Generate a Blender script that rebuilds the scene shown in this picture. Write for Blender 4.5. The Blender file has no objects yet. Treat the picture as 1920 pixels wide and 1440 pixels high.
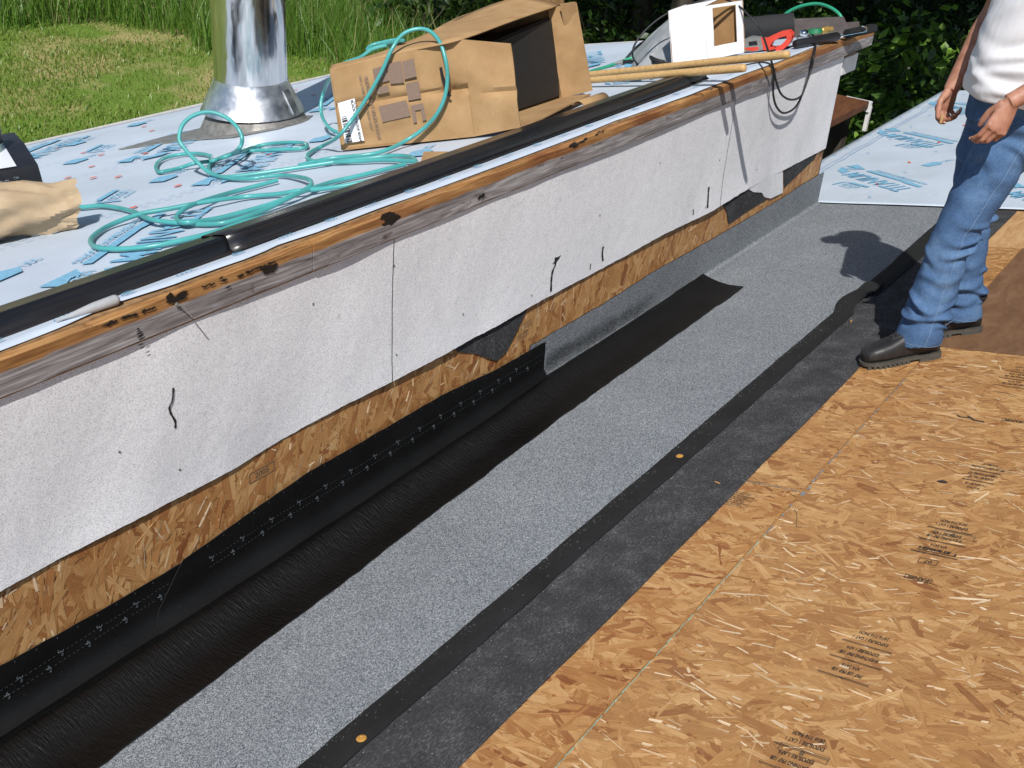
import bpy, bmesh, math, random
import numpy as np
from mathutils import Vector, Matrix
from mathutils.bvhtree import BVHTree

random.seed(11); RNG = np.random.default_rng(11)
SC = bpy.context.scene; COL = SC.collection
V3 = lambda *a: np.array(a, float)
def unit(v): v = np.array(v, float); return v / np.linalg.norm(v)

# ------------------------------------------------------------------ camera
RC = np.array([[0.58259589, -0.80983945, 0.06886285],
               [-0.36364254, -0.33549883, -0.86902511],
               [0.72687422, 0.48124899, -0.48995231]])      # rows: camera right, down, forward
FL = 2071.4975
CAM = V3(-3.41881367, -2.11856161, 2.2357213)
cd = bpy.data.cameras.new('camera'); co = bpy.data.objects.new('camera', cd); COL.objects.link(co)
cd.sensor_fit = 'HORIZONTAL'; cd.sensor_width = 36; cd.lens = FL / 1920 * 36
cd.clip_start = .05; cd.clip_end = 400
M = Matrix.Identity(4)
for i in range(3):
    M[i][0] = RC[0][i]; M[i][1] = -RC[1][i]; M[i][2] = -RC[2][i]; M[i][3] = CAM[i]
co.matrix_world = M
SC.camera = co

# ------------------------------------------------------------------ daylight
AZ, EL = math.radians(29), math.radians(49.5)
SUN = V3(-math.cos(EL)*math.cos(AZ), -math.cos(EL)*math.sin(AZ), math.sin(EL))
w = bpy.data.worlds.new('World'); SC.world = w; w.use_nodes = True
nt = w.node_tree; nt.nodes.clear()
sk = nt.nodes.new('ShaderNodeTexSky'); sk.sky_type = 'NISHITA'; sk.sun_disc = False
sk.sun_elevation = EL; sk.sun_rotation = math.atan2(SUN[0], SUN[1]); sk.air_density = 1.0; sk.dust_density = .6
bg = nt.nodes.new('ShaderNodeBackground'); bg.inputs['Strength'].default_value = .075
ow = nt.nodes.new('ShaderNodeOutputWorld')
nt.links.new(sk.outputs[0], bg.inputs[0]); nt.links.new(bg.outputs[0], ow.inputs[0])
sl = bpy.data.lights.new('sun', 'SUN'); sl.energy = 4.3; sl.angle = math.radians(.5); sl.color = (1, .97, .925)
so = bpy.data.objects.new('sun', sl); COL.objects.link(so)
so.rotation_euler = Vector(SUN).to_track_quat('Z', 'Y').to_euler(); so.location = (-8, -5, 12)
SC.view_settings.view_transform = 'Standard'; SC.view_settings.look = 'None'
SC.view_settings.exposure = .26; SC.view_settings.gamma = 1; SC.view_settings.use_curve_mapping = False

# ------------------------------------------------------------------ places: the two sloping roof planes and the wall between
T = math.tan(.22914); NRM = unit((0, T, 1)); DN = unit((0, 1, -T)); H2 = 1.018
def deck(x, y, h=0): return V3(x, y, -T*y) + NRM*h
def roof(x, y, h=0): return V3(x, y, H2 - T*y) + NRM*h
def ray(px, py): return RC.T @ V3((px-960)/FL, (py-720)/FL, 1)
def on_plane(px, py, p, n):
    d = ray(px, py); n = np.array(n, float); return CAM + d*((np.array(p)-CAM) @ n)/(d @ n)
def on_deck(px, py, h=0): return on_plane(px, py, deck(0, 0, h), NRM)
def on_roof(px, py, h=0): return on_plane(px, py, roof(0, 0, h), NRM)
def on_wall(px, py, y=0): return on_plane(px, py, (0, y, 0), (0, 1, 0))
def as_deep(px, py, ref, off=0):
    d = ray(px, py); return CAM + d*((np.array(ref)-CAM) @ RC[2] + off)

# ------------------------------------------------------------------ object helpers
OFF = {}
def tag(o, label=None, cat=None, group=None, kind=None):
    if label: o['label'] = label
    if cat: o['category'] = cat
    if group: o['group'] = group
    if kind: o['kind'] = kind
    return o
def thing(name, label, cat, loc=(0, 0, 0), group=None):
    o = bpy.data.objects.new(name, None); COL.objects.link(o); o.location = loc; o.empty_display_size = .05
    OFF[o.name] = np.array(loc, float); return tag(o, label, cat, group)
def link(name, me, parent=None, loc=None):
    o = bpy.data.objects.new(name, me); COL.objects.link(o)
    if parent is not None:
        o.parent = parent; OFF[o.name] = OFF[parent.name]
    else:
        OFF[o.name] = np.array(loc if loc is not None else (0, 0, 0), float); o.location = OFF[o.name]
    return o
def np_mesh(name, V, F, mats, parent=None, uv=None, smooth=False, loc=None, kind=None):
    V = np.asarray(V, float); F = np.asarray(F, np.int32); k = F.shape[1]
    off = OFF[parent.name] if parent is not None else np.array(loc if loc is not None else (0, 0, 0), float)
    me = bpy.data.meshes.new(name)
    me.vertices.add(len(V)); me.vertices.foreach_set('co', (V - off).astype(np.float32).ravel())
    me.loops.add(F.size); me.loops.foreach_set('vertex_index', F.ravel())
    me.polygons.add(len(F)); me.polygons.foreach_set('loop_start', np.arange(0, F.size, k, dtype=np.int32))
    me.polygons.foreach_set('loop_total', np.full(len(F), k, np.int32))
    if smooth: me.polygons.foreach_set('use_smooth', np.ones(len(F), bool))
    if uv is not None:
        l = me.uv_layers.new(name='UVMap'); l.data.foreach_set('uv', np.asarray(uv, np.float32)[F.ravel()].ravel())
    for m in (mats if isinstance(mats, (list, tuple)) else [mats]): me.materials.append(m)
    me.update(); me.validate()
    o = link(name, me, parent, loc)
    if kind: o['kind'] = kind
    return o
def ring_frame(d):
    d = unit(d); a = V3(0, 0, 1) if abs(d[2]) < .9 else V3(1, 0, 0)
    u = unit(np.cross(a, d)); return u, np.cross(d, u)
class MB:
    def __init__(s): s.v = []; s.f = []; s.m = []; s.uv = {}
    def add(s, vs, fs, m=0):
        b = len(s.v); s.v += [tuple(x) for x in vs]; s.f += [tuple(b+i for i in f) for f in fs]; s.m += [m]*len(fs); return b
    def quad(s, a, b, c, d, m=0): s.add([a, b, c, d], [(0, 1, 2, 3)], m)
    def box(s, c, size, ax=None, m=0, taper=1):
        ax = ax or (V3(1, 0, 0), V3(0, 1, 0), V3(0, 0, 1)); c = np.array(c, float); vs = []
        for k in (-1, 1):
            tp = taper if k > 0 else 1
            for j, i in ((-1, -1), (-1, 1), (1, 1), (1, -1)):
                vs.append(c + ax[0]*i*size[0]/2*tp + ax[1]*j*size[1]/2*tp + ax[2]*k*size[2]/2)
        s.add(vs, [(3, 2, 1, 0), (4, 5, 6, 7), (0, 1, 5, 4), (1, 2, 6, 5), (2, 3, 7, 6), (3, 0, 4, 7)], m)
    def hexa(s, p, m=0):   # eight corners: bottom four, top four
        s.add(p, [(3, 2, 1, 0), (4, 5, 6, 7), (0, 1, 5, 4), (1, 2, 6, 5), (2, 3, 7, 6), (3, 0, 4, 7)], m)
    def loft(s, rings, m=0, cap=True, close=True):
        n = len(rings[0]); vs = [p for r in rings for p in r]; fs = []
        for i in range(len(rings)-1):
            for j in range(n if close else n-1):
                k = (j+1) % n; fs.append((i*n+j, i*n+k, (i+1)*n+k, (i+1)*n+j))
        if cap: fs.append(tuple(range(n))[::-1]); fs.append(tuple((len(rings)-1)*n+j for j in range(n)))
        s.add(vs, fs, m)
    def tube(s, pts, r, n=8, m=0, cap=True):
        pts = [np.array(p, float) for p in pts]; rs = r if isinstance(r, (list, tuple, np.ndarray)) else [r]*len(pts)
        rings = []; u = None
        for i, p in enumerate(pts):
            d = unit(pts[min(i+1, len(pts)-1)] - pts[max(i-1, 0)] + 1e-9)
            if u is None: u, v = ring_frame(d)
            else: u = unit(u - d*(u @ d)); v = np.cross(d, u)
            rings.append([p + (u*math.cos(2*math.pi*k/n) + v*math.sin(2*math.pi*k/n))*rs[i] for k in range(n)])
        s.loft(rings, m, cap)
    def cone(s, a, b, r0, r1, n=24, m=0, cap=True): s.tube([a, b], [r0, r1], n, m, cap)
    def ball(s, c, r, ax=None, n=12, m=0):
        ax = ax or (V3(1, 0, 0), V3(0, 1, 0), V3(0, 0, 1)); r = r if hasattr(r, '__len__') else (r, r, r); rings = []
        for i in range(n//2+1):
            t = max(.02, min(math.pi-.02, math.pi*i/(n//2)))
            rings.append([np.array(c) + ax[0]*r[0]*math.sin(t)*math.cos(2*math.pi*k/n) + ax[1]*r[1]*math.sin(t)*math.sin(2*math.pi*k/n) - ax[2]*r[2]*math.cos(t) for k in range(n)])
        s.loft(rings, m)
    def grid(s, fn, us, vs, m=0):
        P = [fn(u, v) for u in us for v in vs]; n = len(vs); fs = []
        for i in range(len(us)-1):
            for j in range(n-1): fs.append((i*n+j, (i+1)*n+j, (i+1)*n+j+1, i*n+j+1))
        b = s.add(P, fs, m)
        if True:
            for i, u in enumerate(us):
                for j, v in enumerate(vs): s.uv[b+i*n+j] = (u, v)
    def prism(s, poly, o, eu, ev, h, m=0, side=None):   # 2-D outline at o in axes eu, ev, raised by vector h
        a = [np.array(o) + eu*x + ev*y for x, y in poly]; b = [p + h for p in a]; n = len(a)
        s.add(a + b, [tuple(range(n))[::-1], tuple(range(n, 2*n))], m)
        s.add(a + b, [(i, (i+1) % n, n+(i+1) % n, n+i) for i in range(n)], m if side is None else side)
    def build(s, name, mats, parent=None, loc=None, smooth=True, angle=35, uv=False, bevel=0, kind=None, solid=0):
        off = OFF[parent.name] if parent is not None else np.array(loc if loc is not None else (0, 0, 0), float)
        me = bpy.data.meshes.new(name)
        me.from_pydata([tuple(np.array(p) - off) for p in s.v], [], s.f)
        mats = mats if isinstance(mats, (list, tuple)) else [mats]
        for mm in mats: me.materials.append(mm)
        if len(mats) > 1: me.polygons.foreach_set('material_index', s.m)
        if uv:
            l = me.uv_layers.new(name='UVMap')
            for lp in me.loops: l.data[lp.index].uv = s.uv.get(lp.vertex_index, (0, 0))
        bm = bmesh.new(); bm.from_mesh(me); bmesh.ops.recalc_face_normals(bm, faces=bm.faces)
        if bevel: bmesh.ops.bevel(bm, geom=[e for e in bm.edges if e.is_manifold and e.calc_face_angle(0) > .6], offset=bevel, segments=2, affect='EDGES', clamp_overlap=True)
        bm.to_mesh(me); bm.free()
        if smooth:
            me.polygons.foreach_set('use_smooth', [True]*len(me.polygons)); me.set_sharp_from_angle(angle=math.radians(angle))
        me.update(); o = link(name, me, parent, loc)
        if solid:
            md = o.modifiers.new('thick', 'SOLIDIFY'); md.thickness = solid; md.offset = -1
        if kind: o['kind'] = kind
        return o
def spline(P, n=8, closed=False):
    P = [np.array(p, float) for p in P]; out = []
    Q = [P[0]*2 - P[1]] + P + [P[-1]*2 - P[-2]]
    for i in range(1, len(Q)-2):
        p0, p1, p2, p3 = Q[i-1:i+3]
        for k in range(n):
            t = k/n; out.append(.5*((2*p1) + (-p0+p2)*t + (2*p0-5*p1+4*p2-p3)*t*t + (-p0+3*p1-3*p2+p3)*t**3))
    out.append(P[-1]); return out
def vnoise(x, seed=0):   # smooth 1-D noise
    i = math.floor(x); f = x-i; f = f*f*(3-2*f)
    h = lambda k: (math.sin((k*127.1+seed*311.7))*43758.5453) % 1*2-1
    return h(i)*(1-f) + h(i+1)*f
def text2d(body, size, bold=False, shear=0, align='CENTER', sx=1):
    """verts / faces of flat lettering, read along +x"""
    cu = bpy.data.curves.new('lettering', 'FONT'); cu.body = body; cu.size = size; cu.align_x = align; cu.align_y = 'CENTER'
    cu.shear = shear; cu.resolution_u = 3
    if bold: cu.offset = size*.018
    ob = bpy.data.objects.new('lettering', cu); COL.objects.link(ob)
    dg = bpy.context.evaluated_depsgraph_get(); me = bpy.data.meshes.new_from_object(ob.evaluated_get(dg))
    V = [(v.co.x*sx, v.co.y) for v in me.vertices]; F = [tuple(p.vertices) for p in me.polygons]
    bpy.data.objects.remove(ob); bpy.data.curves.remove(cu); bpy.data.meshes.remove(me)
    return V, F
class Print:   # flat print gathered in 2-D, then laid on a surface
    def __init__(s): s.v = []; s.f = []; s.m = []
    def _add(s, V, F, m=0):
        b = len(s.v); s.v += list(V); s.f += [tuple(b+i for i in f) for f in F]; s.m += [m]*len(F)
    def text(s, body, x, y, size, m=0, rot=0, **k):
        V, F = text2d(body, size, **k); c, si = math.cos(rot), math.sin(rot)
        s._add([(x+a*c-b*si, y+a*si+b*c) for a, b in V], F, m)
    def poly(s, P, m=0): s._add(P, [tuple(range(len(P)))], m)
    def rect(s, x0, y0, x1, y1, m=0): s.poly([(x0, y0), (x1, y0), (x1, y1), (x0, y1)], m)
    def frame(s, x0, y0, x1, y1, w, m=0):
        s.rect(x0, y0, x1, y0+w, m); s.rect(x0, y1-w, x1, y1, m); s.rect(x0, y0+w, x0+w, y1-w, m); s.rect(x1-w, y0+w, x1, y1-w, m)
    def disc(s, x, y, rx, ry, m=0, n=14): s.poly([(x+rx*math.cos(2*math.pi*i/n), y+ry*math.sin(2*math.pi*i/n)) for i in range(n)], m)
    def arc(s, x, y, r, w, a0, a1, m=0, n=14, sy=1):
        P = [(x+(r)*math.cos(a0+(a1-a0)*i/n), y+sy*r*math.sin(a0+(a1-a0)*i/n)) for i in range(n+1)]
        Q = [(x+(r-w)*math.cos(a0+(a1-a0)*i/n), y+sy*(r-w)*math.sin(a0+(a1-a0)*i/n)) for i in range(n+1)]
        s._add(P+Q, [(i, i+1, n+2+i, n+1+i) for i in range(n)], m)
    def stroke(s, P, w, m=0):
        for (a, b) in zip(P[:-1], P[1:]):
            d = np.array(b)-np.array(a); d = d/(np.linalg.norm(d)+1e-9); nn = np.array([-d[1], d[0]])*w/2
            s.poly([tuple(np.array(a)-nn), tuple(np.array(b)-nn), tuple(np.array(b)+nn), tuple(np.array(a)+nn)], m)
    def lay(s, name, fn, mats, parent, ang=0, x=0, y=0):
        c, si = math.cos(ang), math.sin(ang)
        off = OFF[parent.name]; me = bpy.data.meshes.new(name)
        me.from_pydata([tuple(fn(x+a*c-b*si, y+a*si+b*c) - off) for a, b in s.v], [], s.f)
        mats = mats if isinstance(mats, (list, tuple)) else [mats]
        for mm in mats: me.materials.append(mm)
        if len(mats) > 1: me.polygons.foreach_set('material_index', s.m)
        me.update(); return link(name, me, parent)

# ------------------------------------------------------------------ materials
class NM:
    def __init__(s, name, rough=.6, metal=0, spec=.5):
        s.mat = bpy.data.materials.new(name); s.mat.use_nodes = True; s.t = s.mat.node_tree
        s.b = s.t.nodes['Principled BSDF']; s.b.inputs['Roughness'].default_value = rough
        s.b.inputs['Metallic'].default_value = metal; s.b.inputs['Specular IOR Level'].default_value = spec
        s._h = None
    def node(s, ty, ins=None, **kw):
        n = s.t.nodes.new(ty)
        for k, v in kw.items(): setattr(n, k, v)
        for k, v in (ins or {}).items(): s.set(n.inputs[k], v)
        return n
    def set(s, sock, v):
        if isinstance(v, bpy.types.NodeSocket): s.t.links.new(v, sock)
        elif v is not None:
            if isinstance(v, (tuple, list)) and len(v) == 3 and sock.type == 'RGBA': v = (*v, 1)
            sock.default_value = v
    def co(s, kind='Object', scale=(1, 1, 1), rot=(0, 0, 0), loc=(0, 0, 0)):
        t = s.node('ShaderNodeTexCoord').outputs[kind]
        return s.node('ShaderNodeMapping', {'Vector': t, 'Scale': scale, 'Rotation': rot, 'Location': loc}).outputs[0]
    def noise(s, vec=None, scale=5, detail=3, rough=.55, dist=0, col=False):
        n = s.node('ShaderNodeTexNoise', {'Vector': vec if vec is not None else s.co(), 'Scale': scale, 'Detail': detail, 'Roughness': rough, 'Distortion': dist})
        return n.outputs['Color' if col else 'Fac']
    def voro(s, vec=None, scale=5, feature='F1', out='Distance', rnd=1):
        n = s.node('ShaderNodeTexVoronoi', {'Vector': vec if vec is not None else s.co(), 'Scale': scale, 'Randomness': rnd}, feature=feature)
        return n.outputs[out]
    def wave(s, vec, scale=5, dist=2, detail=2, dscale=1, dirn='X'):
        return s.node('ShaderNodeTexWave', {'Vector': vec, 'Scale': scale, 'Distortion': dist, 'Detail': detail, 'Detail Scale': dscale}, bands_direction=dirn).outputs['Fac']
    def ramp(s, fac, stops, interp='LINEAR'):
        n = s.node('ShaderNodeValToRGB', {'Fac': fac}); r = n.color_ramp; r.interpolation = interp
        while len(r.elements) < len(stops): r.elements.new(.5)
        for e, (p, c) in zip(r.elements, stops):
            e.position = p; e.color = (c, c, c, 1) if not hasattr(c, '__len__') else (*c, 1)
        return n.outputs['Color']
    def mix(s, fac, a, b, mode='MIX'):
        n = s.node('ShaderNodeMix', data_type='RGBA', blend_type=mode)
        s.set(n.inputs[0], fac); s.set(n.inputs[6], a); s.set(n.inputs[7], b); return n.outputs[2]
    def math(s, op, a, b=None, clamp=False):
        n = s.node('ShaderNodeMath', operation=op, use_clamp=clamp); s.set(n.inputs[0], a)
        if b is not None: s.set(n.inputs[1], b)
        return n.outputs[0]
    def island(s): return s.node('ShaderNodeNewGeometry').outputs['Random Per Island']
    def obrand(s): return s.node('ShaderNodeObjectInfo').outputs['Random']
    def sep(s, vec): return s.node('ShaderNodeSeparateXYZ', {0: vec}).outputs
    def color(s, c): s.set(s.b.inputs['Base Color'], c); return s
    def rough(s, r): s.set(s.b.inputs['Roughness'], r); return s
    def bump(s, h, strength=.5, dist=.002):
        n = s.node('ShaderNodeBump', {'Height': h, 'Strength': strength, 'Distance': dist})
        if s._h is not None: s.t.links.new(s._h, n.inputs['Normal'])
        s._h = n.outputs[0]; s.t.links.new(s._h, s.b.inputs['Normal']); return s
    def done(s): return s.mat
MAT = {}
def plain(name, c, rough=.6, metal=0, var=.12, scale=30, bump=0, spec=.5):
    m = NM(name, rough, metal, spec); n = m.noise(scale=scale, detail=4)
    m.color(m.ramp(n, [(.3, tuple(x*(1-var) for x in c)), (.7, tuple(min(1, x*(1+var)) for x in c))]))
    if bump: m.bump(n, .4, bump)
    MAT[name] = m.done(); return MAT[name]

def m_granule(name, lo, mid, hi, stain=None):
    m = NM(name, .9, 0, .25)
    c1 = m.voro(scale=700, out='Color'); g = m.node('ShaderNodeSeparateColor', {0: c1}).outputs[0]
    c2 = m.voro(scale=360, out='Color'); g2 = m.node('ShaderNodeSeparateColor', {0: c2}).outputs[1]
    f = m.math('ADD', m.math('MULTIPLY', g, .62), m.math('MULTIPLY', g2, .38))
    col = m.ramp(f, [(.2, lo), (.48, mid), (.8, hi)])
    big = m.noise(scale=3.2, detail=4, rough=.6)
    col = m.mix(m.ramp(big, [(.3, .0), (.72, .22)]), col, (lo[0]*.8, lo[1]*.8, lo[2]*.85))
    if stain: col = stain(m, col)
    m.color(col); m.bump(g, .55, .0012); MAT[name] = m.done(); return MAT[name]
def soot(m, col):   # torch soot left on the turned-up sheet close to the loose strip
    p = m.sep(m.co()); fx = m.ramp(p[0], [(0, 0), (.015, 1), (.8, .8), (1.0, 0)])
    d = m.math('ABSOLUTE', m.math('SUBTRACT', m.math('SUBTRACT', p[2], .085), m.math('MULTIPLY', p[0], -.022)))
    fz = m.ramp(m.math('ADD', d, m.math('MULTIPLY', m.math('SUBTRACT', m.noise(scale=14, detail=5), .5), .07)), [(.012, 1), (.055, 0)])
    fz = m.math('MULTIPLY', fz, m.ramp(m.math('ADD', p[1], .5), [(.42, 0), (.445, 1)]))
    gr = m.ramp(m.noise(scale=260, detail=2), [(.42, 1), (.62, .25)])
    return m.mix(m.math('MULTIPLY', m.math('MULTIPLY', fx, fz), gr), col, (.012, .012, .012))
m_granule('grey_granule', (.045, .053, .063), (.155, .172, .190), (.47, .49, .505), soot)

def m_white():
    m = NM('white_granule', .9, 0, .2)
    g = m.node('ShaderNodeSeparateColor', {0: m.voro(scale=620, out='Color')}).outputs[0]
    col = m.ramp(g, [(.0, (.42, .42, .44)), (.2, (.68, .68, .70)), (.5, (.80, .80, .815)), (1, (.88, .88, .89))])
    st = m.noise(m.co(scale=(1, 1, .55)), scale=3.5, detail=6, rough=.62)
    col = m.mix(m.ramp(st, [(.5, 0), (.76, .30)]), col, (.33, .33, .36))
    sp = m.voro(m.co(), scale=7); mk = m.noise(scale=6, detail=2)
    smud = m.math('MULTIPLY', m.ramp(m.math('ADD', sp, m.math('MULTIPLY', m.noise(scale=60, detail=3), .06)), [(.05, 1), (.15, 0)]), m.ramp(mk, [(.55, 0), (.62, .6)]))
    col = m.mix(smud, col, (.07, .07, .075))
    m.color(col); m.bump(g, .5, .0012); m.bump(m.noise(scale=18, detail=3), .35, .006); MAT['white_granule'] = m.done()
m_white()

def m_osb(name, stops, rough=.55, gl=.35):
    m = NM(name, rough, 0, gl); r = m.island(); uv = m.co('UV')
    col = m.ramp(r, stops)
    st = m.noise(m.co('UV', scale=(13, 300, 1)), scale=1, detail=5, rough=.72)
    col = m.mix(m.ramp(st, [(.36, .75), (.56, 0)]), col, m.mix(.5, col, (.17, .08, .03)), 'MIX'); col = m.mix(m.ramp(st, [(.56, 0), (.70, .55)]), col, m.mix(.5, col, (.80, .60, .36)), 'MIX')
    bl = m.noise(scale=5, detail=5, rough=.7)
    col = m.mix(m.ramp(bl, [(.35, .6), (.6, 0)]), col, m.mix(1, col, (.82, .68, .56), 'MULTIPLY'))
    sta = m.ramp(m.noise(m.co(loc=(3, 1, 0)), scale=2.2, detail=7, rough=.72), [(.56, 0), (.70, .45)]); col = m.mix(sta, col, m.mix(1, col, (.62, .50, .42), 'MULTIPLY'))
    dk = m.ramp(m.noise(scale=75, detail=3, rough=.7), [(.66, 0), (.74, .8)])
    col = m.mix(dk, col, (.07, .035, .015))
    m.color(col); m.bump(st, .35, .0006); m.bump(m.noise(scale=160, detail=3), .25, .0008)
    MAT[name] = m.done(); return MAT[name]
m_osb('osb_strand', [(0, (.27, .115, .042)), (.06, (.345, .168, .062)), (.3, (.405, .212, .080)), (.6, (.46, .250, .094)), (.85, (.52, .298, .122)), (1, (.575, .355, .160))])
m_osb('osb_strand_orange', [(0, (.23, .08, .026)), (.10, (.34, .15, .05)), (.4, (.43, .22, .078)), (.7, (.49, .275, .108)), (1, (.57, .35, .155))])
m_osb('osb_sliver', [(0, (.56, .38, .20)), (.5, (.68, .50, .30)), (1, (.80, .65, .45))])

def m_wood(name, stops, sc=(2, 30, 30), rough=.7, bump=.0015):
    m = NM(name, rough, 0, .3); v = m.co(scale=sc)
    n = m.noise(v, scale=1.6, detail=5, rough=.6, dist=1.2); f = m.noise(m.co(scale=(sc[0]*3, sc[1]*5, sc[2]*5)), scale=2, detail=3)
    col = m.ramp(m.math('ADD', m.math('MULTIPLY', n, .75), m.math('MULTIPLY', f, .25)), stops)
    m.color(col); m.bump(f, .5, bump); MAT[name] = m.done(); return MAT[name]
m_wood('plywood_pale', [(.25, (.30, .15, .06)), (.5, (.46, .27, .12)), (.75, (.58, .38, .19))], (3, 14, 14))
m_wood('plywood_brown', [(.25, (.10, .050, .025)), (.5, (.165, .086, .044)), (.75, (.225, .125, .068))], (3, 9, 9))
m_wood('handle_wood', [(.25, (.34, .19, .07)), (.5, (.52, .33, .14)), (.8, (.66, .46, .22))], (4, 40, 40), .5)
m_wood('rusty_board', [(.3, (.05, .02, .009)), (.55, (.13, .05, .02)), (.8, (.22, .10, .045))], (3, 20, 20), .6)

def m_fascia():
    m = NM('fascia_wood', .75, 0, .25); p = m.co(); z = m.sep(p)[2]; x = m.sep(p)[0]
    n = m.noise(m.co(scale=(1.6, 18, 26)), scale=1.7, detail=5, rough=.6, dist=1.6)
    fine = m.noise(m.co(scale=(10, 200, 240)), scale=1, detail=3)
    g = m.math('ADD', m.math('MULTIPLY', n, .7), m.math('MULTIPLY', fine, .3))
    fa = m.ramp(g, [(.3, (.13, .05, .016)), (.48, (.34, .165, .055)), (.7, (.52, .31, .13))]); fb = m.ramp(g, [(.3, (.06, .022, .010)), (.48, (.20, .075, .026)), (.7, (.34, .155, .06))])
    fresh = m.mix(m.ramp(m.noise(m.co(scale=(1.1, 1, 1)), scale=1.3, detail=3), [(.42, 0), (.58, 1)]), fa, fb)
    grey = m.ramp(g, [(.33, (.10, .088, .084)), (.5, (.235, .212, .208)), (.66, (.44, .42, .42))])
    edge = m.math('ADD', m.math('MULTIPLY', m.math('SUBTRACT', z, 3.479), 90), m.math('MULTIPLY', m.math('SUBTRACT', m.noise(m.co(scale=(9, 1, 9)), scale=1.5, detail=4), .5), 1.6))
    col = m.mix(m.ramp(edge, [(.2, 0), (.75, 1)]), grey, fresh)
    # dirt and rot at the line where the old drip edge ended
    rot = m.noise(m.co(scale=(5, 1, 14)), scale=1.4, detail=6, rough=.7)
    col = m.mix(m.ramp(rot, [(.60, 0), (.68, .75)]), col, (.055, .022, .010))
    m.color(col); m.bump(g, .55, .002); m.bump(fine, .4, .0012); MAT['fascia_wood'] = m.done()
m_fascia()

def m_black(name, base=.011, rough=.42, bumpd=.0012, dust=.05, sc=(1, 1, 1), bs=22, strength=.5, spec=.5):
    m = NM(name, rough, 0, spec); n = m.noise(m.co(scale=sc), scale=bs, detail=4, rough=.6)
    big = m.noise(scale=6, detail=5)
    col = m.ramp(big, [(.35, (base, base, base)), (.7, (base*1.6, base*1.62, base*1.65))])
    sp = m.ramp(m.noise(scale=330, detail=1), [(.73, 0), (.78, 1)])
    col = m.mix(m.math('MULTIPLY', sp, dust*8), col, (.35, .35, .35))
    m.color(col); m.bump(n, strength, bumpd); MAT[name] = m.done(); return MAT[name]
m_black('black_film', .0032, .34, .006, .02, (130, 24, 24), 1, 1.0, .24)       # wrinkled film face of the loose strip
m_black('black_smooth', .0045, .5, .0008, .02, (1, 1, 1), 60, .3, .22)
m_black('black_bar', .012, .7, .0012, .05, (2, 60, 60), 2.2, .5, .2)
m_black('black_edge', .006, .8, .001, 0, (1, 1, 1), 60, .3)
def m_felt():
    m = NM('felt', .93, 0, .15); n = m.noise(m.co(scale=(7, 7, 7)), scale=1.2, detail=8, rough=.68)
    f = m.noise(m.co(scale=(90, 260, 90)), scale=1, detail=3, rough=.7)
    col = m.ramp(m.math('ADD', m.math('MULTIPLY', n, .40), m.math('MULTIPLY', f, .60)), [(.32, (.017, .017, .018)), (.52, (.048, .048, .050)), (.70, (.15, .15, .155))])
    red = m.ramp(m.noise(m.co(scale=(40, 160, 40), loc=(4, 2, 1)), scale=1, detail=2), [(.68, 0), (.76, .5)])
    m.color(m.mix(red, col, (.13, .06, .045))); m.bump(f, .5, .001); MAT['felt'] = m.done()
m_felt()
def m_sheet(name, c, rough=.5):
    m = NM(name, rough, 0, .35); n = m.noise(scale=2.5, detail=5, rough=.6); f = m.noise(m.co(scale=(1, 1, 1)), scale=240, detail=2)
    col = m.ramp(n, [(.35, tuple(x*.88 for x in c)), (.65, c)])
    d = m.ramp(m.noise(m.co(scale=(5, 16, 5)), scale=1.5, detail=6, rough=.7), [(.6, 0), (.75, .3)])
    m.color(m.mix(d, col, (c[0]*.55, c[1]*.55, c[2]*.58))); m.bump(f, .25, .0005); m.bump(m.noise(m.co(scale=(2, 5, 5)), scale=3, detail=3), .35, .006)
    MAT[name] = m.done()
m_sheet('underlayment', (.53, .60, .69))
plain('print_blue', (.19, .42, .59), .6, 0, .2, 60); plain('print_pale', (.30, .43, .60), .6, 0, .1, 60)
plain('print_red', (.75, .13, .06), .6, 0, .15, 60); plain('print_black', (.028, .024, .02), .75, 0, .3, 200)
plain('print_grey', (.10, .075, .05), .8, 0, .5, 300); plain('print_white', (.12, .14, .155), .6, 0, .15, 300)
plain('chalk_teal', (.22, .40, .33), .9, 0, .4, 260); plain('chalk_blue', (.16, .22, .27), .9, 0, .5, 260); plain('print_purple', (.20, .135, .10), .8, 0, .15, 200)
plain('tar', (.010, .009, .009), .35, 0, .3, 90, .001)
def m_metal():
    m = NM('stainless', .15, 1, .5)
    n = m.noise(m.co(scale=(1, 1, .12)), scale=26, detail=3); s = m.noise(m.co(scale=(60, 60, 3)), scale=1, detail=4)
    m.color(m.ramp(n, [(.3, (.62, .62, .63)), (.7, (.84, .84, .84))])); m.rough(m.ramp(s, [(.3, .09), (.7, .24)]))
    m.bump(m.noise(m.co(scale=(1, 1, .35)), scale=7, detail=3), .45, .02); MAT['stainless'] = m.done()
    m = NM('galvanised', .26, 1, .5); n = m.noise(scale=18, detail=5)
    m.color(m.ramp(n, [(.3, (.66, .67, .69)), (.7, (.88, .89, .90))])); m.rough(m.ramp(n, [(.3, .30), (.7, .48)])); m.bump(m.noise(scale=12, detail=2), .3, .008); MAT['galvanised'] = m.done()
    m = NM('lead_grey', .55, .6, .5); n = m.noise(scale=30, detail=5)
    m.color(m.ramp(n, [(.3, (.20, .195, .18)), (.7, (.38, .37, .35))])); m.bump(n, .4, .002); MAT['lead_grey'] = m.done()
m_metal()
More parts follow.
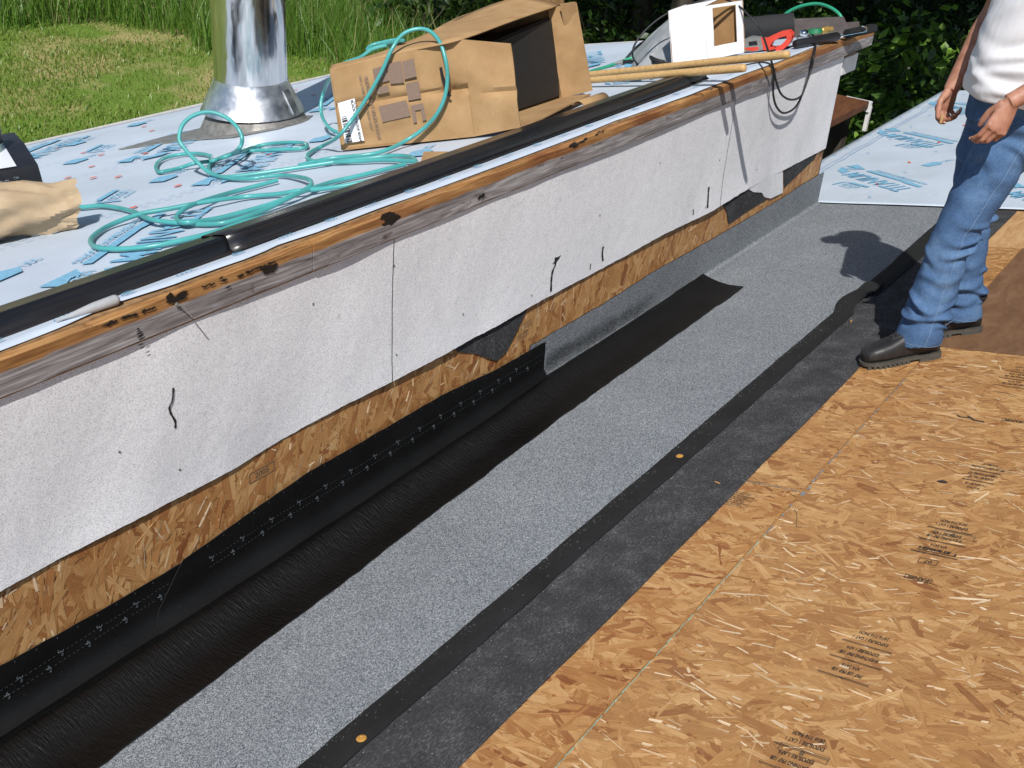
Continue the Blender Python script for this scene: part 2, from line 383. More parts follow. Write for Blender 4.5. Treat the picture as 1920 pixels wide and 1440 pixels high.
def m_card(name, lo, hi):
    m = NM(name, .85, 0, .15); n = m.noise(scale=9, detail=5, rough=.6); f = m.wave(m.co('Object', scale=(1, 1, 1)), 95, .6, 1, 2, 'Z')
    col = m.ramp(n, [(.32, lo), (.68, hi)])
    col = m.mix(m.math('MULTIPLY', f, .10), col, tuple(x*.6 for x in lo))
    cr = m.ramp(m.noise(m.co(scale=(7, 7, 7)), scale=2, detail=6, rough=.7, dist=1), [(.655, 0), (.68, .35), (.70, 0)])
    m.color(m.mix(cr, col, tuple(min(1, x*1.5) for x in hi))); m.bump(f, .2, .0006); m.bump(n, .3, .006); MAT[name] = m.done()
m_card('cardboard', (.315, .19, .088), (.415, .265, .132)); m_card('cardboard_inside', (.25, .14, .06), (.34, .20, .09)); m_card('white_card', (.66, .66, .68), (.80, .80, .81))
m_card('kraft_paper', (.36, .265, .165), (.47, .36, .235))
plain('hose_teal', (.065, .32, .31), .32, 0, .18, 6, 0, .5); plain('hose_green', (.03, .30, .17), .32, 0, .15, 6)
def m_drip():
    m = NM('drip_metal', .3, 0, .6); n = m.noise(m.co(scale=(.8, 30, 30)), scale=2, detail=4)
    m.color(m.ramp(n, [(.4, (.009, .009, .011)), (.62, (.022, .018, .016))])); m.rough(m.ramp(n, [(.35, .22), (.7, .42)])); MAT['drip_metal'] = m.done()
m_drip()
plain('plastic_black', (.014, .014, .016), .38, 0, .2, 20); plain('rubber_black', (.013, .013, .013), .6, 0, .2, 40)
plain('saw_red', (.62, .055, .03), .4, 0, .12, 18); plain('saw_grey', (.20, .20, .19), .45, 0, .15, 30); plain('brass', (.55, .34, .10), .35, .6, .2, 30)
plain('gold_cap', (.52, .27, .055), .4, .2, .12, 80); plain('grey_plastic', (.36, .37, .38), .4, 0, .06, 40); plain('chrome', (.85, .85, .86), .08, 1, .04, 20)
plain('film_grey', (.27, .28, .29), .45, 0, .18, 12, .003); plain('white_paint', (.66, .65, .62), .6, 0, .12, 12); plain('grey_post', (.42, .40, .37), .8, 0, .2, 8, .004)
plain('dark_sheet', (.085, .070, .066), .6, 0, .2, 14); plain('roll_black', (.016, .016, .017), .85, 0, .4, 160, .001)
plain('wall_dark', (.05, .045, .04), .85, 0, .3, 8); plain('pack_white', (.62, .64, .68), .25, 0, .1, 10, .002); plain('can_green', (.35, .46, .42), .35, 0, .08, 10); plain('green_tool', (.02, .16, .07), .4, 0, .2, 30)
plain('wood_raw', (.30, .17, .075), .8, 0, .35, 40, .002)
def m_leaf(name, stops, trans=.25):
    m = NM(name, .42, 0, .45); r = m.island(); o = m.obrand()
    col = m.ramp(m.math('ADD', m.math('MULTIPLY', r, .75), m.math('MULTIPLY', o, .25)), stops)
    m.color(col)
    tr = m.node('ShaderNodeBsdfTranslucent', {'Color': m.mix(.4, col, (.25, .42, .03))})
    mx = m.node('ShaderNodeMixShader', {0: trans, 1: m.b.outputs[0], 2: tr.outputs[0]})
    m.t.links.new(mx.outputs[0], m.t.nodes['Material Output'].inputs[0]); MAT[name] = m.done()
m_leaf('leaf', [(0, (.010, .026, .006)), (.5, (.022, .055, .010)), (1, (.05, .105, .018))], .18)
m_leaf('leaf_sunlit_tint', [(0, (.10, .20, .025)), (.5, (.16, .30, .04)), (1, (.24, .40, .06))])  # leaf colour brightened so bushes standing in shade look sunlit
m_leaf('grass_tall', [(0, (.05, .115, .016)), (.45, (.095, .20, .025)), (.85, (.16, .28, .045)), (1, (.34, .34, .15))], .3)
m_leaf('grass_short', [(0, (.085, .16, .020)), (.4, (.14, .235, .032)), (.75, (.21, .27, .055)), (1, (.40, .35, .16))], .25)
m_leaf('dead_stem', [(0, (.20, .19, .07)), (.5, (.32, .29, .13)), (1, (.45, .40, .22))], .2)
m_wood('bark', [(.3, (.03, .024, .018)), (.6, (.07, .058, .045)), (.8, (.12, .10, .08))], (6, 6, 1), .9, .01)
def m_ground():
    m = NM('lawn_soil', .95, 0, .1); n = m.noise(scale=.55, detail=7, rough=.62); f = m.noise(scale=30, detail=4)
    g = m.ramp(f, [(.3, (.075, .135, .020)), (.7, (.16, .24, .042))]); d = m.ramp(f, [(.3, (.24, .19, .08)), (.7, (.42, .35, .17))])
    m.color(m.mix(m.ramp(n, [(.47, 0), (.62, .85)]), g, d)); m.bump(f, .6, .02); MAT['lawn_soil'] = m.done()
m_ground()
def m_denim():
    m = NM('denim', .85, 0, .15); n = m.noise(scale=4.5, detail=8, rough=.72); wv = m.noise(m.co(scale=(900, 900, 260)), scale=1, detail=2)
    col = m.ramp(n, [(.3, (.017, .045, .118)), (.5, (.036, .087, .195)), (.70, (.10, .18, .31))])
    m.color(m.mix(m.ramp(wv, [(.4, 0), (.65, .35)]), col, (.22, .33, .48))); m.bump(wv, .35, .0008); m.bump(m.noise(scale=38, detail=4), .35, .006); MAT['denim'] = m.done()
m_denim()
def m_skin():
    m = NM('skin', .5, 0, .4); n = m.noise(scale=26, detail=5, rough=.6)
    m.color(m.ramp(n, [(.3, (.27, .115, .070)), (.55, (.38, .180, .118)), (.8, (.48, .255, .175))])); m.bump(m.noise(scale=220, detail=3), .3, .0008)
    m.b.inputs['Subsurface Weight'].default_value = .08; m.b.inputs['Subsurface Radius'].default_value = (.01, .004, .002); MAT['skin'] = m.done()
m_skin()
m = NM('tee_white', .9, 0, .1); n = m.noise(scale=9, detail=4); m.color(m.ramp(n, [(.3, (.70, .69, .72)), (.7, (.80, .79, .81))])); m.bump(m.noise(m.co(scale=(1, 1, .6)), scale=16, detail=4, dist=.6), .35, .006); MAT['tee_white'] = m.done()
plain('boot_leather', (.016, .015, .015), .50, 0, .35, 22, .0015); plain('boot_sole', (.055, .050, .040), .75, 0, .25, 40); plain('lace', (.05, .045, .04), .8); plain('hair_brown', (.03, .018, .01), .6); plain('cap_cloth', (.05, .06, .09), .9)
plain('nail', (.55, .36, .28), .4); plain('stitch', (.42, .36, .24), .8, 0, .3, 300); plain('thread_pale', (.17, .25, .37), .8, 0, .3, 300)
plain('eye_white', (.7, .7, .68), .3); plain('lip', (.38, .13, .10), .5)

# ================================================================== SETTING
GZ = -2.5
def ground_z(x, y):
    return GZ + .035*max(0, y-4) + .10*max(0, y-14) + .12*math.sin(x*.35+1)*math.cos(y*.4) + .02*max(0, x-12)
mb = MB(); gx = [-60, -40, -25] + [(-15 + i*.9) for i in range(62)] + [50, 65, 90]; gy = [-60, -35, -20] + [(-10+i*.9) for i in range(46)] + [40, 55, 80]
mb.grid(lambda x, y: V3(x, y, ground_z(x, y)), gx, gy); ground = mb.build('ground', MAT['lawn_soil'], angle=80); tag(ground, kind='structure')

# ---- grass: short on the lawn, tall beyond it
def tall(x, y): return (y + .75*x > 20.1 + .5*math.sin(x*1.7)+.3*math.sin(y*2.3)) or (x > 9.15 + .5*math.sin(y*1.9))
def blades(name, pts, hgt, wid, mat, bend, seed, label=None):
    r = np.random.default_rng(seed); n = len(pts); V = np.zeros((n, 6, 3)); a = r.uniform(0, 2*math.pi, n); b = r.uniform(0, 2*math.pi, n)
    h = hgt; w = wid
    side = np.stack([np.cos(a), np.sin(a), np.zeros(n)], 1); lean = np.stack([np.cos(b), np.sin(b), np.zeros(n)], 1)*(bend*r.uniform(.2, 1, n)*h)[:, None]; up = np.stack([np.zeros(n), np.zeros(n), np.ones(n)], 1)
    for j, (k, ww) in enumerate(((0, 1), (.55, .85), (1, .12))):
        c = pts + up*(h*k*(1-.12*k))[:, None] + lean*k**2
        V[:, 2*j] = c - side*(w*ww/2)[:, None]; V[:, 2*j+1] = c + side*(w*ww/2)[:, None]
    F = (np.arange(n)*6)[:, None, None] + np.array([[0, 1, 3, 2], [2, 3, 5, 4]])[None]
    o = np_mesh(name, V.reshape(-1, 3), F.reshape(-1, 4), MAT[mat], kind='stuff'); return o
P = []
while len(P) < 62000:
    x, y = RNG.uniform(-3.5, 10.5), RNG.uniform(5.2, 17)
    if not tall(x, y) and RNG.random() < .35 + .65*(math.sin(x*.9+y*.4)*math.cos(y*.8-x*.3) > -.1): P.append((x, y, ground_z(x, y)))
P = np.array(P); blades('lawn_grass', P, RNG.uniform(.03, .10, len(P)), RNG.uniform(.010, .02, len(P)), 'grass_short', .7, 1)
P = []
while len(P) < 52000:
    x, y = RNG.uniform(1, 15), RNG.uniform(8.2, 23)
    if tall(x, y) and y + .75*x > 15.2 and (y > 12.2 or RNG.random() < .8): P.append((x, y, ground_z(x, y)))
P = np.array(P); cl = np.array([.5+.5*vnoise(p[0]*1.2+p[1]*.6, 3) for p in P]); blades('tall_grass', P, (.55 + .55*cl)*RNG.uniform(.6, 1.15, len(P)), RNG.uniform(.008, .018, len(P)), 'grass_tall', .55, 2)

P = P[RNG.random(len(P)) < .035]; blades('seed_stems', P, RNG.uniform(1.0, 1.55, len(P)), RNG.uniform(.008, .014, len(P)), 'dead_stem', .8, 3)

# ---- shrubs and trees of the wood behind the roof
def leaf_cloud(name, C, size, mat, parent, seed, droop=.4, kind='stuff'):
    r = np.random.default_rng(seed); n = len(C); L = r.uniform(*size, n); W = L*r.uniform(.45, .7, n)
    d = r.normal(size=(n, 3)); d[:, 2] = d[:, 2]*.5 - droop; d /= np.linalg.norm(d, axis=1)[:, None]
    q = r.normal(size=(n, 3))*.55 + np.array([0, 0, 1]); s = np.cross(d, q); s /= np.linalg.norm(s, axis=1)[:, None]; nn = np.cross(s, d)
    V = np.zeros((n, 6, 3)); 
    V[:, 0] = C; V[:, 1] = C + d*(L*.38)[:, None] - s*(W*.5)[:, None] - nn*(W*.13)[:, None]; V[:, 2] = C + d*(L*.42)[:, None]; V[:, 3] = C + d*(L*.38)[:, None] + s*(W*.5)[:, None] - nn*(W*.13)[:, None]
    V[:, 4] = C + d*L[:, None] - nn*(L*.12)[:, None]; V[:, 5] = C + d*(L*.75)[:, None] + s*(W*.30)[:, None] - nn*(L*.10)[:, None]
    F = (np.arange(n)*6)[:, None, None] + np.array([[0, 1, 4, 2], [0, 2, 4, 3]])[None]
    o = np_mesh(name, V.reshape(-1, 3), F.reshape(-1, 4), MAT[mat], parent)
    if kind: o['kind'] = kind
    return o
def clumps(n, rad, hgt, seed, nc=26, low=.12):
    r = np.random.default_rng(seed); cc_ = []
    while len(cc_) < nc:
        p = r.uniform(-1, 1, 3)
        if p @ p < 1: cc_.append((p[0]*rad, p[1]*rad, hgt*(low + (1-low)*(p[2]+1)/2)))
    cc_ = np.array(cc_); k = r.integers(0, nc, n); return cc_[k] + r.normal(size=(n, 3))*np.array([rad*.17, rad*.17, hgt*.07]), cc_
def copy_tree(o, loc, rz, sc, label=None):
    c = o.copy(); COL.objects.link(c); c.location = loc; c.rotation_euler = (0, 0, rz); c.scale = (sc, sc, sc)
    if label: c['label'] = label
    for ch_ in o.children:
        d = ch_.copy(); COL.objects.link(d); d.parent = c
    return c
SHR = []
for k in range(4):
    lab = ['dark leafy shrub in the shaded wood behind the roof', 'dark leafy shrub in the shaded wood behind the roof', 'leafy bush coloured as if sunlit at the edge of the wood', 'dark leafy shrub in the shaded wood behind the roof'][k]
    t = thing('shrub', lab, 'shrub', (0, 0, 0), 'bushes coloured as if sunlit at the edge of the wood' if k == 2 else 'shrubs in the shaded wood'); C_, cc_ = clumps(1150, 1.25, 2.3, 60+k)
    leaf_cloud('foliage', C_, (.09, .17), 'leaf_sunlit_tint' if k == 2 else 'leaf', t, 70+k)
    mb = MB()
    for c in cc_[:9]: mb.tube(spline([V3(0, 0, -.05), V3(c[0]*.25, c[1]*.25, c[2]*.45), V3(*c)], 3), [.03-.024*i/6 for i in range(7)], 5)
    mb.build('stem', MAT['bark'], t); SHR.append(t)
r = np.random.default_rng(5); spots = []
def in_wood(x, y): return x > 10.3 + max(0, (y-8.5))*.55 - max(0, 4-y)*.45 and x > 9.0 and y < 17
for i in range(900):
    x, y = r.uniform(8.8, 27), r.uniform(-4, 16)
    if in_wood(x, y) and all((x-a)**2+(y-b)**2 > 1.5 for a, b in spots): spots.append((x, y))
    if len(spots) > 74: break
used = set()
for x, y in spots:
    k = int(r.integers(0, 4)); k = 3 if k == 2 else k; sc = r.uniform(.75, 1.25); loc = (x, y, ground_z(x, y)); rz = r.uniform(0, 6.3)
    if k not in used: used.add(k); o = SHR[k]; o.location = loc; o.rotation_euler = (0, 0, rz); o.scale = (sc,)*3
    else: copy_tree(SHR[k], loc, rz, sc)
for i, (x, y, sc) in enumerate(((12.2, 8.8, .8), (12.8, 2.6, .75), (9.6, .9, .8), (16.5, 5.6, .95))):
    loc = (x, y, ground_z(x, y))
    if i == 0: o = SHR[2]; o.location = loc; o.scale = (sc,)*3
    else: copy_tree(SHR[2], loc, i*1.3, sc)
for px, py, ref in ((1655, 200, (9.2, 2.2, -1)), (1150, 52, (12.5, 8.2, -1)), (1800, 25, (10.5, -.2, -1)), (1690, 212, (9.6, 2.0, -1)), (1480, 20, (12.5, 4.6, 0))):
    p = as_deep(px, py, ref); zg = ground_z(p[0], p[1]); copy_tree(SHR[2], (p[0], p[1], zg), px*.7, max(.3, (p[2]-zg)/2.25))
TRE = []
for k in range(3):
    t = thing('tree', 'tall broadleaf tree with its crown out of view, placed to shade the wood behind the roof', 'tree', (0, 0, 0), 'trees of the wood behind the roof'); C_, cc_ = clumps(3600, 3.6, 3.6, 80+k, 34, 0); C_[:, 2] += 6.2; cc_[:, 2] += 6.2
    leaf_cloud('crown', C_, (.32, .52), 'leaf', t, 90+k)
    mb = MB(); mb.tube(spline([V3(0, 0, -.2), V3(.1, .05, 2), V3(-.1, .1, 4.5), V3(.0, 0, 7.2)], 4), [.19-.011*i for i in range(13)], 9)
    for c in cc_[:10]: mb.tube(spline([V3(0, 0, 3.8+.25*abs(c[0])), V3(c[0]*.5, c[1]*.5, (c[2]+4.5)/2+.6), V3(*c)], 3), [.07-.009*i for i in range(7)], 6)
    mb.build('trunk', MAT['bark'], t); TRE.append(t)
for i, (x, y) in enumerate(((8.3, -.6), (10.2, 4.6), (9.4, -3.4), (13.2, 6.9), (14.5, 1.2), (17.5, 9.2), (18.5, 4.2), (13.0, -4.5), (22, 7.5), (22, 1), (17.5, -2.2), (13.6, 11.6), (26, 4), (18.5, 13.4), (5.8, -5.6), (11.6, -1.2), (15.5, 4.2), (20.5, 10.5), (14.8, -6.5))):  # crowns stay unseen above the view, placed up-sun to darken the wood
    loc = (x, y, ground_z(x, y)); rz = i*2.1
    if i < 3: o = TRE[i]; o.location = loc; o.rotation_euler = (0, 0, rz)
    else: copy_tree(TRE[i % 3], loc, rz, 1 + .12*math.sin(i*3))
pb = as_deep(3, 70, (5.8, 17.2, -2.2)); mb = MB(); mb.tube([V3(pb[0], pb[1], ground_z(pb[0], pb[1])-.1) + EZ_*k for EZ_, k in ((V3(0, 0, 1), 0), (V3(0, 0, 1), 1.4), (V3(0, 0, 1), 3.2))], [.085, .08, .075], 12)
tag(mb.build('wooden_post', MAT['grey_post'], None, pb), 'pale weathered post standing in the tall grass at the left edge', 'post')

# ---- oriented strand board: a board, and its pressed strands lying on it
def strands(name, parent, o, eu, ev, n, u0, u1, v0, v1, count, mat, ang=90, spread=32, lmin=.04, lmax=.15, wmin=.010, wmax=.040, keep=None, seed=1, slim=False, lift=0):
    r = np.random.default_rng(seed); V = []; UV = []
    L = r.uniform(lmin, lmax, count); W = np.minimum(r.uniform(wmin, wmax, count), L*.45)
    W = np.minimum(W, L*r.uniform(.12, .42, count)); thin = r.random(count) < .22; W[thin] = r.uniform(.0012, .0045, thin.sum()); L[thin] *= .7
    if slim: W = r.uniform(.0015, .0085, count); L = r.uniform(.012, .075, count)*r.choice([.6, 1, 1.3], count); L = np.maximum(L, W*1.5)
    A = np.radians(np.where(r.random(count) < (.05 if slim else .17), r.uniform(0, 180, count), r.normal(ang, spread, count)))
    U = r.uniform(u0, u1, count); VV = r.uniform(v0, v1, count); H = .0006 + lift + r.permutation(count)/count*.0024*(.25 if lift else 1)
    # outline: 6 points, ends cut ragged
    for k in range(count):
        l, w = L[k]/2, W[k]/2; j = r.uniform(-.28, .28, 6)
        P = np.array([(-l, -w), (0+l*j[0], -w*(1+j[1])), (l*(1-abs(j[2])), -w), (l, w*(.6+j[3])), (l*j[4], w*(1+j[5])), (-l*(1-abs(j[3])), w)])
        c, s = math.cos(A[k]), math.sin(A[k]); Q = P @ np.array([[c, s], [-s, c]])
        tilt = r.normal(0, .0006, 2) * 1.0
        uu = np.clip(U[k]+Q[:, 0], u0, u1); vv = np.clip(VV[k]+Q[:, 1], v0, v1)
        if keep is not None and not keep(U[k], VV[k]): continue
        hh = H[k] + (P[:, 0]/l*tilt[0] + P[:, 1]/w*tilt[1])*.5
        V.append(o + np.outer(uu, eu) + np.outer(vv, ev) + np.outer(np.maximum(hh, .0003), n)); UV.append(P + r.uniform(-50, 50, 2))
    V = np.concatenate(V); UV = np.concatenate(UV); F = np.arange(len(V)).reshape(-1, 6)
    return np_mesh(name, V, F, MAT[mat], parent, uv=UV, kind='stuff')
def slab(name, corners, n, th, mat, parent=None, loc=None):
    mb = MB(); mb.hexa([c - n*th for c in corners] + list(corners)); return mb.build(name, mat, parent, loc, smooth=False)

EX = V3(1, 0, 0); EZ = V3(0, 0, 1); EY = V3(0, 1, 0)
mb = MB()
for x0, x1, y0, y1 in ((-7, 7.1, -6, 0), (2.962, 7.1, .0005, .42)):
    c = [deck(x0, y0, -.012), deck(x1, y0, -.012), deck(x1, y1, -.012), deck(x0, y1, -.012)]; mb.hexa([p - NRM*.15 for p in c] + c)
deck_o = mb.build('roof_deck', MAT['wood_raw'], smooth=False); tag(deck_o, kind='structure')
mb = MB(); mb.box((0.05, -2.9, -1.6), (13.9, 5.7, 1.9)); hw = mb.build('lower_storey', MAT['wall_dark'], deck_o, smooth=False)
def deck_board(x0, x1, y0, y1, mat, h=0):
    return slab('osb_panel' if 'osb' in mat else 'plywood_panel', [deck(x0, y0, h), deck(x1, y0, h), deck(x1, y1, h), deck(x0, y1, h)], NRM, .011, MAT[mat], deck_o)
D0 = deck(0, 0)
def deck_osb(x0, x1, y0, y1, count, mat, seed, wide=(-2.7, 1), **k):
    b = deck_board(x0, x1, y0, y1, mat); 
    a, c = max(x0, wide[0]), min(x1, wide[1])
    # v runs along the slope; convert y to slope length
    s = math.sqrt(1+T*T); ev = DN
    strands('osb_strand', b, D0, EX, ev, NRM, a, c, y0*s, y1*s, count, mat, seed=seed, **k); return b
big = deck_osb(-2.44, .855, -2.52, -1.303, 15500, 'osb_strand', 3)
strands('pale_sliver', big, D0, EX, DN, NRM, -2.44, .855, -2.52*1.0268, -1.304*1.0268, 1050, 'osb_sliver', spread=20, seed=31, slim=True, lift=.0023)
deck_board(-5, -2.445, -2.52, -1.303, 'osb_strand'); deck_board(-5, .855, -3.74, -2.525, 'osb_strand'); deck_board(-5, 7, -5.9, -3.745, 'osb_strand')
narrow = deck_osb(-1.846, -.492, -1.298, -1.1125, 1100, 'osb_strand_orange', 4)
narrow2 = deck_osb(-.488, .86, -1.298, -1.1125, 950, 'osb_strand', 5)
deck_osb(-3.2, -1.850, -1.298, -1.1125, 500, 'osb_strand_orange', 6, wide=(-2.4, 1))
deck_osb(.864, 2.29, -1.300, -1.1125, 900, 'osb_strand', 7, wide=(0, 2.3))
deck_board(.86, 2.29, -2.52, -1.305, 'plywood_brown', .004); deck_board(2.296, 3.6, -2.52, -.9, 'plywood_pale'); deck_board(3.605, 7, -3.74, -1.0, 'plywood_brown')
deck_board(.86, 3.6, -3.74, -2.525, 'plywood_brown')

# ================================================================== HOUSE with the upper roof
house = thing('house', 'low house wall clad in white roll roofing under the weathered fascia', 'house', (0, 1.6, GZ))
mb = MB(); mb.box((-2.045, .05, .39), (9.91, .10, .98)); wall = mb.build('wall', MAT['osb_strand_orange'], house, smooth=False)
strands('pale_sliver', wall, V3(0, 0, 0), EX, EZ, V3(0, -1, 0), -2.7, 2.905, .10, .50, 420, 'osb_sliver', ang=72, spread=34, seed=33, slim=True, lift=.0023)
strands('osb_strand', wall, V3(0, 0, 0), EX, EZ, V3(0, -1, 0), -2.7, 2.905, .10, .50, 5200, 'osb_strand_orange', ang=72, spread=30, lmin=.05, lmax=.17, wmin=.010, wmax=.042, seed=9)
mb = MB(); mb.box((-2.045, 1.7, -1.30), (9.9, 3.0, 2.39)); mb.hexa([V3(-6.9, .11, -.1), V3(2.90, .11, -.1), V3(2.90, 3.15, -.1), V3(-6.9, 3.15, -.1), V3(-6.9, .11, .86), V3(2.9, .11, .86), V3(2.9, 3.15, .15), V3(-6.9, 3.15, .15)])
mb.build('end_wall', MAT['white_paint'], house, smooth=False)
slab('roof', [roof(-7, .004), roof(3.25, .004), roof(3.25, 3.33), roof(-7, 3.33)], NRM, .10, MAT['wood_raw'], house)
mb = MB(); mb.box((3.258, 1.69, H2-.05-T*1.69), (.014, 3.2, .11), (EX, DN, NRM)); mb.box((-1.87, 3.342, H2-T*3.342-.05), (10.2, .018, .12), (EX, DN, NRM)); mb.build('rake_board', MAT['white_paint'], house, smooth=False)
# fascia boards
for x0, x1, s in ((-7, -1.332, 1), (-1.329, 1.62, 2), (1.623, 3.29, 3)):
    mb = MB(); n = int((x1-x0)/.03)+2; xs = np.linspace(x0, x1, n); rings = []
    for x in xs:
        a = .002*vnoise(x*9, s) + .002*vnoise(x*31, s+7); b = .0015*vnoise(x*13, s+3); y0 = -.022 - .0015*s + .001*vnoise(x*5, s+1)
        rings.append([V3(x, y0, .926+b), V3(x, y0-.0008, .97), V3(x, y0, 1.013+a), V3(x, -.001, 1.015), V3(x, -.001, .926+b)])
    mb.loft(rings); mb.build('fascia_board', MAT['fascia_wood'], house, angle=40)
# white roll roofing: three lengths, cut by hand along the bottom
BX = [-7, -2.379, -2.272, -2.157, -2.076, -1.886, -1.72, -1.511, -1.383, -1.226, -1.035, -.881, -.648, -.337, -.15, .009, .308, .724, .882, 1.203, 1.51, 1.818, 2.3, 2.812, 2.91]
BZ = [.423, .423, .416, .407, .422, .41, .40, .403, .411, .422, .404, .412, .407, .405, .401, .407, .393, .396, .41, .385, .389, .394, .386, .378, .378]
_q = np.linspace(-7, 2.91, 800); _z = np.interp(_q, BX, BZ); _z = np.convolve(np.pad(_z, 30, mode='edge'), np.hanning(61)/np.hanning(61).sum(), 'valid')
def cover_y(x, z): return -.007 - .0035*(vnoise(x*2.3, 5)+1)*(1 if z > .6 else 1.3) - .0035*vnoise(x*1.1+z*4, 8) - .0022*vnoise(x*5.3-z*3, 14) - max(0, .5-z)*.05*(vnoise(x*1.9, 11)+.9)
for x0, x1 in ((-7, -.972), (-.968, 1.482), (1.487, 2.906)):
    mb = MB(); xs = np.linspace(x0, x1, int((x1-x0)/.012)+2); ts = [0, .04, .15, .3, .5, .7, .85, 1]
    def P(x, t):
        zb = float(np.interp(x, _q, _z)) + .0012*vnoise(x*26, 2) + .001*vnoise(x*90, 4); z = zb + (.938-zb)*t
        slant = (-.025 if x1 > 2 and abs(x-x1) < .2 else 0)
        return V3(x + .012*(z-.4)*(x > 2.8)*6*.15, cover_y(x, z), z)
    mb.grid(P, xs, ts, 0)
    n = len(ts)
    bot = [P(x, 0) for x in xs]; b0 = mb.add(bot + [p + V3(0, .0045, -.0065) for p in bot], [(i, i+1, len(bot)+i+1, len(bot)+i) for i in range(len(bot)-1)], 1)
    e = [P(x1, t) for t in ts]; mb.add(e + [p + V3(0, .006, 0) for p in e], [(i, i+1, n+i+1, n+i) for i in range(n-1)], 1)
    mb.build('covering_panel', [MAT['white_granule'], MAT['black_edge']], house, angle=60)
def wall_patch(name, px, y, th, mat, parent, curl=0):
    P = [on_wall(*q, y) for q in px]; mb = MB(); mb.prism([(p[0], p[2]) for p in P], V3(0, y, 0), EX, EZ, V3(0, -th, 0)); return mb.build(name, mat, parent, smooth=False)
wall_patch('torn_felt', [(840, 648), (937, 595), (992, 568), (972, 612), (948, 660), (930, 676), (912, 671), (888, 662), (860, 660)], -.004, .004, MAT['felt'], house)
wall_patch('torn_felt', [(1350, 372), (1400, 345), (1428, 362), (1436, 374), (1400, 396), (1366, 420), (1362, 398)], -.004, .003, MAT['felt'], house)
wall_patch('torn_covering', [(1396, 350), (1467, 312), (1467, 361), (1444, 372), (1432, 369), (1428, 361), (1412, 360)], -.008, .003, MAT['white_granule'], house)
wall_patch('torn_felt', [(1469, 316), (1534, 280), (1527, 297), (1469, 352)], -.004, .003, MAT['felt'], house)
# tar drips and dents
def drip(pts, w, y=None):
    P = spline([V3(*on_wall(*q, -.012)) for q in pts], 4); mb = MB(); L = []; Rr = []
    for i, p in enumerate(P):
        ww = w*(.5+.5*abs(vnoise(i*.9, 6))+.25); yy = cover_y(p[0], p[2]) - .0022
        L.append(V3(p[0]-ww, yy, p[2])); Rr.append(V3(p[0]+ww, yy, p[2]))
    n = len(P); c = [(a+b)/2 + V3(0, -.0015, 0) for a, b in zip(L, Rr)]
    mb.add(L + c + Rr, [(i, i+1, n+i+1, n+i) for i in range(n-1)] + [(n+i, n+i+1, 2*n+i+1, 2*n+i) for i in range(n-1)]); mb.build('tar_drip', MAT['tar'], house)
drip([(322, 725), (320, 750), (315, 762), (318, 775), (326, 788), (327, 802)], .0032); drip([(1040, 482), (1040, 495), (1035, 507), (1032, 525), (1031, 545)], .0065)
drip([(1046, 480), (1043, 486), (1038, 492)], .016); drip([(1131, 462), (1129, 475), (1130, 488)], .007); drip([(1328, 350), (1325, 372), (1323, 388)], .0085); drip([(1107, 494), (1105, 505)], .004); drip([(1298, 392), (1297, 402)], .005)
nh = None
for q in ((588, 570), (866, 588), (225, 848), (336, 880), (737, 497), (741, 664), (995, 553), (1124, 403), (1237, 305), (1420, 318), (1349, 300)):
    p = on_wall(*q, -.012); p[1] = cover_y(p[0], p[2]) - .002
    if nh is None:
        mb = MB(); mb.ball(p, (.0036, .002, .0040), None, 8); nh = mb.build('nail_head', MAT['lead_grey'], house); p0 = p
    else:
        c = nh.copy(); COL.objects.link(c); c.location = p - p0
# rot and tar on the fascia
def fascia_mark(pts, wz, name='tar_spot'):
    P = spline([on_wall(*q, -.0255) for q in pts], 3); r_ = random.Random(int(pts[0][0])); mb = MB()
    for i, p in enumerate(P):
        if r_.random() < .25 and len(P) > 5: continue
        rx, rz = wz*r_.uniform(.9, 2.2), wz*r_.uniform(.35, 1.0); c = V3(p[0]+r_.uniform(-.4, .4)*wz, -.0272-.0004*i/len(P), p[2]+r_.uniform(-.6, .6)*wz); q0 = r_.uniform(0, 9)
        ring = [c + V3(rx*math.cos(t)*(1+.45*vnoise(q0+t*1.4, 3)), 0, rz*math.sin(t)*(1+.5*vnoise(q0+t*1.7, 5))) for t in np.linspace(0, 2*math.pi, 15)[:-1]]
        mb.add(ring + [c - V3(0, .0014, 0)], [(k, (k+1) % 14, 14) for k in range(14)])
    mb.build(name, MAT['tar'], house, angle=80)['kind'] = 'stuff'
for pts, wz in (([(190, 613), (215, 604), (240, 592), (262, 586), (285, 576)], .006), ([(318, 556), (330, 561), (336, 556)], .013), ([(380, 538), (398, 532), (420, 526)], .004), ([(415, 520), (421, 530), (428, 538)], .006), ([(452, 515), (470, 508), (490, 499), (512, 492)], .006), ([(496, 503), (504, 505), (511, 502)], .012), ([(258, 615), (263, 630), (266, 652)], .004), ([(724, 404), (731, 412), (738, 408)], .018), ([(898, 368), (905, 368)], .008), ([(1072, 270), (1078, 272)], .014), ([(1088, 264), (1096, 262)], .009), ([(1118, 250), (1130, 245)], .006), ([(1325, 170), (1334, 166)], .006)):
    fascia_mark(pts, wz)
mb = MB(); a = on_wall(330, 572, -.026); mb.tube([a, a + V3(.004, -.02, .004), a + V3(.02, -.035, -.03)], .0022, 6); mb.ball(a + V3(0, -.004, .003), (.006, .004, .006), None, 8); mb.build('bent_nail', MAT['lead_grey'], house)
# bracket below the overhang and the corner trim
mb = MB(); mb.box((3.085, .03, .836), (.23, .04, .10)); mb.build('eave_block', MAT['white_paint'], house, smooth=False, bevel=.003)
mb = MB(); mb.box((2.926, .03, .10), (.022, .05, .82)); mb.build('corner_board', MAT['bark'], house, smooth=False)
